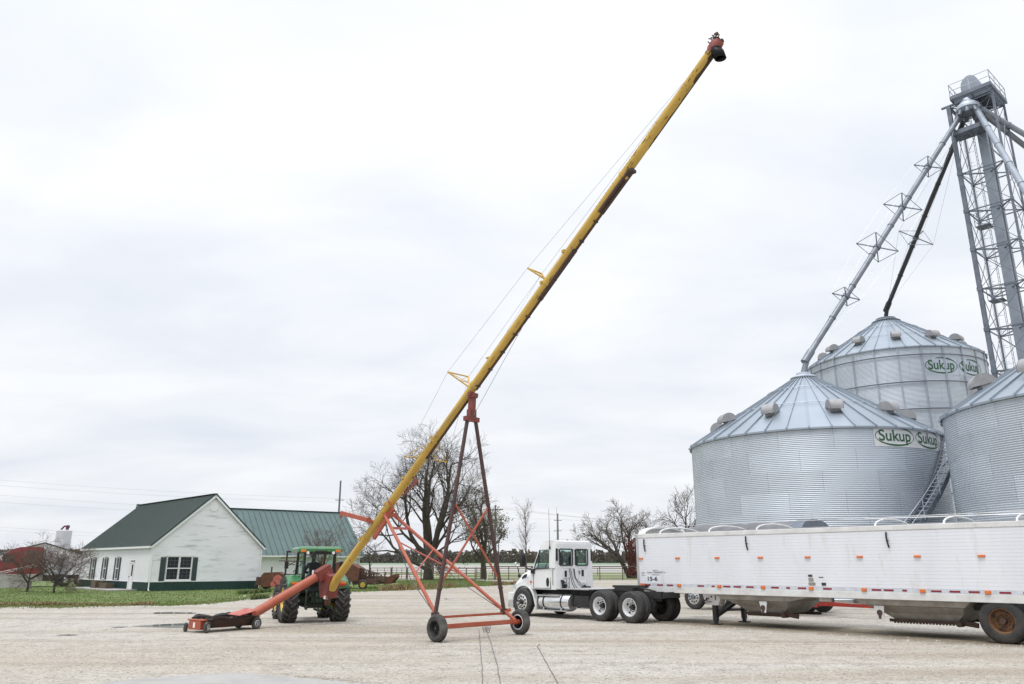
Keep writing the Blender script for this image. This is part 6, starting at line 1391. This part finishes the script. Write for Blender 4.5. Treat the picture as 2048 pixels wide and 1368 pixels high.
# half bare tree with olive leaves
segs = grow(5, None, [((0, 0, -.1), (0, 0, 1), 4.2, .50)], (1,), (1,), (4,), (0,), (0,), .02, (0,), 1, shrink=1.5)
for i, (dx_, dy_, dz_, L, ra, z) in enumerate([(-.9, .1, .75, 4.6, .22, 2.9), (-.22, .3, 1.5, 8.0, .3, 3.2), (.10, -.2, 1.5, 9.2, .32, 3.8), (.65, .2, 1.2, 5.5, .2, 3.2), (-.4, -.5, 1.3, 6.5, .22, 3.7), (.3, .6, 1.2, 5.5, .2, 3.7)]):
    segs += grow(200 + i, None, [((dx_ * .2, dy_ * .2, z), (dx_, dy_, dz_), L, ra)], (ra, .10, .05, .022), (L, 2.6, 1.5, .8), (8, 5, 4, 3), (6, 4, 4), (50, 45, 45), .13, (.05, .03, .02, .0), 4, minr=.014)
tree('half_bare_tree', 'half bare tree with sparse olive leaves, behind the right auger leg', 'tree', (GT(968, 112), 112, 0), segs, m_barkg, m_twig, 2, leaves=(m_leaf, 4200, .13, 9, 2, .34), k=.88)
# slender pale bare tree left of the truck
segs = grow(41, None, [((0, 0, 0), (0, 0, 1), 11.6, .15)], (.15, .045, .018, .010), (11, 3.8, 1.6, .8), (14, 6, 4, 3), (26, 5, 3), (36, 34, 36), .05, (.02, .06, .06, .05), 4, start=.16, minr=.009)
tree('slender_tree', 'slender pale bare tree behind the nose of the white truck', 'tree', (GT(1052, 150), 150, 0), segs, m_twigl, m_twigl, 1)
# spreading bare tree between truck and trailer
segs = []
for i, (dx_, dy_, dz_, L, ra, x, z) in enumerate([(-.42, 0, 1.1, 9.5, .46, 0, -.1), (.28, .1, 1.2, 9.5, .40, .15, .6), (-.8, .2, .75, 7.5, .26, -1.2, 3.0), (.75, -.2, .8, 7.5, .24, .6, 3.0), (.1, .5, 1.2, 7.5, .24, 0, 3.2), (-.2, -.6, 1.0, 7, .24, -.4, 3.2), (1.0, .2, .5, 5.5, .18, 1.0, 3.8), (-.95, -.1, .45, 5.5, .2, -1.6, 3.8)]):
    segs += grow(300 + i, None, [((x, 0, z), (dx_, dy_, dz_), L, ra)], (ra, .14, .06, .028, .017), (L, 3.6, 2.1, 1.2, .7), (9, 6, 5, 3, 3), (7, 5, 4, 3), (42, 42, 42, 40), .13, (.03, .03, .03, .02, .02), 5, minr=.015)
tree('spreading_tree', 'spreading bare tree with a leaning trunk between the white truck and trailer', 'tree', (GT(1259, 118), 118, 0), segs, m_bark, m_twigl, 2, k=.84)
r = random.Random(77); cv = thing('red_creeper', 'crimson leaved creeper climbing the trunk beside the trailer nose', 'creeper', (GT(1266, 116), 116, 0)); b = MB(); l = MB()
for i in range(26):
    x, y = r.gauss(0, .55), r.gauss(0, .5); pts = [Vector((x * .5, y * .5, 0))]
    for k in range(6): pts.append(pts[-1] + Vector((r.gauss(x * .12, .12), r.gauss(0, .12), r.uniform(.5, 1.2))))
    b.path(pts, .03, 4)
    for k in range(80):
        q = pts[r.randrange(1, 7)] + Vector((r.gauss(0, .22), r.gauss(0, .22), r.gauss(0, .3))); u = Vector((r.gauss(0, 1), r.gauss(0, 1), r.gauss(0, 1))).normalized() * r.uniform(.06, .13); v = u.cross(Vector((r.gauss(0, 1), r.gauss(0, 1), r.gauss(0, 1)))).normalized() * .07
        l.add([q - u, q + v, q + u, q - v], [(0, 1, 2, 3)])
b.build('stem', m_twig, cv, fix=False); l.build('foliage', m_redleaf, cv, fix=False)
# bare tree at the left edge of the bin
segs = grow(61, None, [((0, 0, 0), (.0, 0, 1), 9.5, .34)], (.34, .15, .07, .03, .017), (10, 5.2, 2.8, 1.5, .8), (9, 6, 5, 4, 3), (12, 6, 5, 3), (48, 42, 42, 40), .09, (.02, .04, .04, .03, .02), 5, start=.2, minr=.015)
tree('bare_tree', 'dark bare tree partly hidden by the left side of the squat bin', 'tree', (GT(1388, 98), 98, 0), segs, m_bark, m_twig, 2, k=.78)
# small bare tree in front of the shed, above the tractor roof
segs = grow(71, None, [((0, 0, 0), (.02, 0, 1), 3.4, .14), ((.1, 0, .8), (-.3, .1, 1), 3.2, .10), ((0, 0, .9), (.35, 0, 1), 3.2, .10)], (.11, .035, .016, .009), (3.2, 2.0, 1.2, .6), (7, 5, 4, 3), (8, 6, 5), (44, 42, 42), .10, (.03, .05, .05, .03), 4, start=.3, minr=.008)
tree('small_tree', 'small pale bare tree in front of the teal roof, above the tractor cab', 'tree', (GT(645, 78), 78, 0), segs, m_twigl, m_twigl, 1)
segs = grow(72, None, [((0, 0, 0), (0, 0, 1), 3.6, .12)], (.10, .035, .015, .010), (3.6, 2.0, 1.1, .6), (7, 5, 4, 3), (10, 5, 4), (50, 45, 42), .10, (.0, .05, .04, .02), 4, start=.3, minr=.012)
tree('small_tree', 'small dark bare tree beside the right corner of the teal roofed shed', 'tree', (GT(737, 84), 84, 0), segs, m_twig, m_twig, 1)
# two round headed bare ornamental trees on the lawn at the left
for i, (u, v, H_, sp_, lab) in enumerate(((54, 1184, 4.6, 2.5, 'left of two small round headed bare trees on the lawn'), (107, 1187, 4.5, 2.7, 'right of two small round headed bare trees on the lawn'))):
    g0 = G(u, v); r = random.Random(80 + i); dirs = [((0, 0, -.05), (0, 0, 1), 1.1, .10)]; segs = grow(400 + i, None, dirs, (1,), (1,), (3,), (0,), (0,), .02, (0,), 1, shrink=1.6)
    for k in range(9):
        a = k * 2.4 + r.random(); el_ = R(r.uniform(8, 75)); segs += grow(500 + i * 30 + k, None, [((0, 0, r.uniform(.55, 1.15)), (math.cos(a) * math.cos(el_), math.sin(a) * math.cos(el_), math.sin(el_)), H_ * r.uniform(.48, .68), .06)], (.036, .017, .009, .006), (2.6, 1.4, .95, .55), (7, 5, 4, 3), (9, 7, 5), (44, 46, 48), .15, (.0, .01, .0, -.01), 4, start=.2, minr=.005)
    tree('ornamental_tree', lab, 'tree', g0, segs, m_bark, m_twigr, 1, 'small bare trees on the lawn', leaves=(m_budleaf, 900, .04, 90 + i, 2, .12), k=.80)
# shrubs by the fence
segs = grow(91, None, [((0, 0, 0), (.1 * (k - 3), .2 * math.sin(k), 1), 2.2, .05) for k in range(7)], (.05, .03, .015), (2.2, 1.2, .6), (6, 4, 3), (7, 5), (40, 42), .12, (.0, .03, .03), 3, minr=.012)
tree('red_shrub', 'crimson leaved shrub behind the auger legs beside the big bare tree', 'shrub', (GT(884, 101), 101, 0), segs, m_twig, m_twig, 1, leaves=(m_redleaf, 900, .085, 4, 1, .2))
segs = grow(92, None, [((0, 0, 0), (0, 0, 1), 3.3, .06)], (.06, .03, .015), (3.3, 1.5, .7), (7, 4, 3), (14, 6), (42, 42), .08, (.0, .05, .03), 3, start=.3, minr=.012)
tree('sapling', 'thin bare sapling on the grass just right of the big trunk', 'tree', (GT(869, 88), 88, 0), segs, m_twigl, m_twigl, 1)

# ------------------------------------------------------------------ rusty machinery on the grass behind the tractor
mL = thing('rusty_harvester', 'rust brown farm machine with tall black mast, left behind the tractor', 'farm machine', (GT(548, 64), 64, 0), R(8))
b = MB(); b.prism([(-.75, .2), (-.78, 1.05), (-.6, 1.28), (.55, 1.34), (.8, 1.15), (.85, .25)], -.9, .9, 'xz'); bd = b.build('body', m_rust, mL, bevel=.04)
b = MB(); b.tube((-.1, -.3, 1.2), (-.1, -.3, 1.72), .06, n=10); b.span((-1.15, -.7, .35), (-.74, .5, .95)); b.span((-1.3, -.4, .25), (-1.1, .4, .5)); b.build('engine', m_drust, mL)
b = MB(); b.tube((.5, -.92, .75), (.5, -1.0, .75), .36, n=18); b.tube((.2, -.95, .45), (.2, -1.0, .45), .22, n=14); b.build('pulley', m_redp, mL)
for x, y, ro in ((.6, 1.05, .42), (-.6, 1.05, .42)): wheel('wheel', mL, (x, y, ro), ro, .25, ro * .5, m_rubber, m_rust, side=-1 if y < 0 else 1, dish=.2, hub=.06, grooves=False).name = 'wheel'
b = MB()
for x in (1.0, 2.3): b.beam((x, -.9, .3), (x + .08, -.9, 2.85), .15, .13)
b.beam((1.0, -.9, 2.85), (2.4, -.9, 2.85), .14); b.beam((1.05, -.9, 1.15), (2.35, -.9, 1.15), .10); b.build('mast', m_black, mL)
b = MB(); b.beam((.62, -.95, 2.38), (2.3, -.9, 2.48), .08); b.beam((.5, -.95, 2.16), (2.3, -.9, 2.12), .12, .07); b.beam((1.2, -.9, 1.8), (2.2, -.9, 2.4), .06); b.beam((1.6, -.9, 1.3), (2.3, -.9, 2.05), .06); b.build('cross_arm', m_drust, mL)
mR = thing('rusty_baler', 'rust red derelict baler with wheels on the grass, right behind the tractor', 'farm machine', (GT(702, 66), 66, 0), R(-6))
b = MB(); b.prism([(-1.3, .5), (-1.3, 1.7), (-.9, 2.1), (.3, 1.95), (.95, 1.6), (.9, .6)], -.8, .8, 'xz'); b.build('body', m_rust, mR, bevel=.03)
b = MB(); rr_ = random.Random(12)
for k in range(9):
    a = k * .7; b.path([(1.0 + .35 * k * .4 + .35 * math.cos(R(q)), -.6 + .12 * k, 1.25 - .05 * k + .38 * math.sin(R(q))) for q in range(0, 360, 45)], .035, 5, closed=True)
for k in range(22): p = Vector((rr_.uniform(.3, 2.4), rr_.uniform(-.9, .6), rr_.uniform(.4, 1.2))); b.beam(p, p + Vector((rr_.uniform(-.5, .5), rr_.uniform(-.4, .4), rr_.uniform(-.4, .4))), .07, .05)
b.span((.4, -.7, .35), (2.3, .5, .75)); b.build('pickup_reel', m_drust, mR)
wheel('wheel', mR, (-.7, -.95, .42), .42, .25, .22, m_rubber, m_rust, side=-1, hub=.06, grooves=False).name = 'wheel'; wheel('wheel', mR, (1.35, -.95, .36), .36, .22, .20, m_rubber, m_jdyel, side=-1, dish=.15, hub=.06, grooves=False).name = 'wheel'
mC = thing('rusty_implement', 'low rusty implement with pale deck boards lying on the grass right of the baler', 'farm machine', (GT(757, 68), 68, 0), R(-10))
b = MB(); b.beam((-1.6, -.3, .35), (1.6, -.3, .55), .14, .2); b.beam((-1.6, .5, .35), (1.4, .5, .5), .14, .2); b.prism([(.7, .3), (.8, .85), (1.7, 1.15), (1.75, .9), (1.3, .4)], -.5, .4, 'xz'); b.beam((-1.2, -.3, .4), (-1.2, .5, .4), .1); b.build('frame', m_rust, mC)
b = MB(); b.span((-1.1, -.45, .50), (.7, -.40, .98)); b.span((-1.1, .2, .5), (.7, .25, .95)); b.build('deck_board', m_wood, mC)
b = MB()
for k in range(6): p = Vector((-1.1 + k * .33, 0, .9)); b.beam(p, p + Vector((rr_.uniform(-.2, .2), rr_.uniform(-.2, .2), rr_.uniform(.15, .45))), .06, .1)
b.build('tine', m_drust, mC)

# ------------------------------------------------------------------ fences and gates
m_pipef = mat('dark pipe fence', (.05, .035, .03), .6, c2=(.08, .05, .04), scale=3)
m_gate = mat('galvanised gate', (.16, .15, .14), .6, .3, c2=(.12, .075, .055), scale=2)
def pgate(p0, p1, label, m, nb=6, h=1.5, nv=3):
    p0 = Vector(p0); p1 = Vector(p1); t = thing('field_gate', label, 'gate', p0, math.atan2((p1 - p0).y, (p1 - p0).x), 'field gates'); L = (p1 - p0).length; b = MB()
    for i in range(nb): z = .2 + (h - .2) * i / (nb - 1); b.tube((0, 0, z), (L, 0, z), .028 if 0 < i < nb - 1 else .038, n=6)
    b.build('rail', m, t); b = MB()
    for i in range(nv + 1): x = L * i / nv; b.tube((x, 0, .2), (x, 0, h), .034, n=6)
    b.build('stile', m, t)
    b = MB()
    for x in (-.12, L + .12): b.tube((x, 0, 0), (x, 0, h + .15), .045, n=8)
    b.build('post', m, t); return t
def X(u, Y): return (GT(u, Y), Y, 0)
pgate(X(742, 100), X(783, 100), 'rusty gate at the left end of the fence line, behind the low implement', m_gate)
pgate(X(784, 100.5), X(814, 100.5), 'galvanised gate left of the big bare trunk', m_gate)
pgate(X(815, 101), X(842, 101), 'galvanised gate closest to the big bare trunk on its left', m_gate, nv=2)
pgate(X(884, 102), X(950, 102), 'long low gate between the two auger legs', m_gate, nv=4, nb=5)
pgate(X(954, 103), X(968, 103), 'short brown gate at the foot of the half bare tree', m_pipef, nv=2)
def pipe_fence(p0, p1, n, label, nr=2, h=1.7):
    p0 = Vector(p0); p1 = Vector(p1); t = thing('pipe_fence', label, 'fence', p0, math.atan2((p1 - p0).y, (p1 - p0).x), 'pasture fences'); L = (p1 - p0).length
    for i in range(n): b = MB(); b.tube((L * i / (n - 1), 0, 0), (L * i / (n - 1), 0, h), .055, n=8); b.build('post', m_pipef, t)
    b = MB(); b.tube((0, 0, h - .04), (L, 0, h - .04), .055, n=8)
    for k in range(1, nr): b.tube((0, 0, (h - .04) * k / nr), (L, 0, (h - .04) * k / nr), .012, n=4)
    b.build('rail', m_pipef, t)
pipe_fence(X(972, 104), X(1290, 104), 8, 'dark pipe fence running behind the truck and trailer', 3)
pipe_fence((GT(880, 150), 150, 0), (GT(1300, 150), 150, 0), 9, 'thin farther fence along the pasture lane', 3, 1.3)
# marker post
mk = thing('marker_post', 'short white leaning marker post by the half bare tree', 'marker post', (GT(974, 102), 102, 0)); b = MB(); b.beam((0, 0, 0), (.14, 0, .95), .16, .08); b.build('post', m_label, mk, bevel=.01)

# ------------------------------------------------------------------ poles and lines
m_pole = mat('weathered pole', (.17, .155, .14), .9, c2=(.12, .11, .10), scale=3)
m_spole = mat('steel pole', (.15, .15, .155), .6, .3)
def pole(u, Y, ztop, rr0, arms, label, m=None):
    t = thing('power_pole', label, 'power pole', (GT(u, Y), Y, 0), 0, 'power poles'); b = MB(); b.tube((0, 0, 0), (0, 0, ztop), rr0, rr0 * .7, n=10); b.build('pole', m or m_pole, t, smooth=40)
    b = MB(); ins = MB()
    for z, w_ in arms:
        b.beam((-w_, .1, z), (w_, .1, z), .12)
        for s_ in (-.9, 0, .9): ins.tube((w_ * s_, .1, z + .05), (w_ * s_, .1, z + .28), .05, n=6)
    b.build('cross_arm', m or m_pole, t); ins.build('insulator', m_label, t); return t
pole(990, 106, 9.5, .15, ((8.9, 1.05),), 'timber power pole with one cross arm behind the right auger leg')
pole(997, 113, 5.2, .09, ((4.9, .2),), 'thin grey post close beside the timber power pole', m_spole)
pole(671.5, 150, 17.2, .22, ((13.6, .8), (10.8, .6)), 'tall steel pole rising behind the teal roofed shed', m_spole)
pole(1117, 190, 13.6, .22, ((12.0, .9), (9.6, .9)), 'steel pole rising behind the white truck cab', m_spole)
def wire(p0, p1, sag, rad, label, grp='overhead power lines'):
    p0 = Vector(p0); p1 = Vector(p1); b = MB(); b.path([p0.lerp(p1, i / 24) - Vector((0, 0, sag * 4 * (i / 24) * (1 - i / 24))) for i in range(25)], rad, 4); o = b.build('power_line', m_stay, None, fix=False); tag(o, label, 'power line', grp)
xp, xq = GT(671.5, 150), GT(1117, 190)
for i, (vl, zr, lab) in enumerate(((955, 13.9, 'topmost overhead line at the left'), (966, 13.2, 'second overhead line from the top at the left'), (985, 11.1, 'third overhead line from the top at the left'), (1000, 10.5, 'fourth overhead line at the left, just above the roof ridge'), (1050, 6.2, 'upper of the two lines passing above the pale tank'), (1057, 5.6, 'lower of the two lines passing above the pale tank'))):
    a = at(-60, vl, 150); wire(a, (xp, 150, zr), .5, .013, lab)
for z, lab in ((13.9, 'upper distant line crossing behind the big bare tree'), (11.1, 'lower distant line crossing behind the big bare tree')): wire((xp, 150, z), (xq, 190, z - 1.6), 1.0, .014, lab)
for z, lab in ((12.3, 'distant line from the steel pole towards the bin, upper'), (9.9, 'distant line from the steel pole towards the bin, lower')): wire((xq, 190, z), (60, 185, z), 1.0, .014, lab)
pp = GT(990, 106)
for s_, lab in ((-.9, 'line from the timber pole to the right, nearest'), (.9, 'line from the timber pole to the right, farthest')): wire((pp + s_, 106.1, 9.2), (70, 190 + s_ * 4, 10.5), 1.2, .012, lab)
# cables lying on the gravel below the auger
def gcable(pts, label, rad=.006):
    P_ = [G(u, v, .014) for u, v in pts]; out_ = []
    for i in range(len(P_) - 1):
        for k in range(6): q = P_[i].lerp(P_[i + 1], k / 6); q += Vector((mnoise.noise(q * 1.1) * .018, 0, 0)); out_.append(q)
    out_.append(P_[-1]); b = MB(); b.path(out_, rad, 5); tag(b.build('steel_cable', m_wire, None, fix=False), label, 'cable', 'cables on the gravel')
gcable(((958, 1259), (961, 1295), (964, 1330), (966, 1372), (970, 1420)), 'leftmost thin cable trailing over the gravel from the auger axle')
gcable(((971, 1256), (974, 1264), (984, 1292), (994, 1326), (1002, 1372), (1008, 1420)), 'middle cable trailing over the gravel from the auger axle')
gcable(((1079, 1287), (1075, 1293), (1078, 1298), (1094, 1328), (1118, 1370), (1140, 1420)), 'rightmost cable, its bent end lying on open gravel')
b = MB(); q = G(973, 1264, .02)
for k in range(3): b.path([q + Vector((.09 * math.cos(R(a)) * (1 + .2 * k), .07 * math.sin(R(a)), .03 + .05 * k + .04 * math.sin(R(a) * 2))) for a in range(0, 360, 30)], .007, 4, closed=True)
tag(b.build('cable_knot', m_wire, None, fix=False), 'small tangle of wire on the middle gravel cable', 'cable')
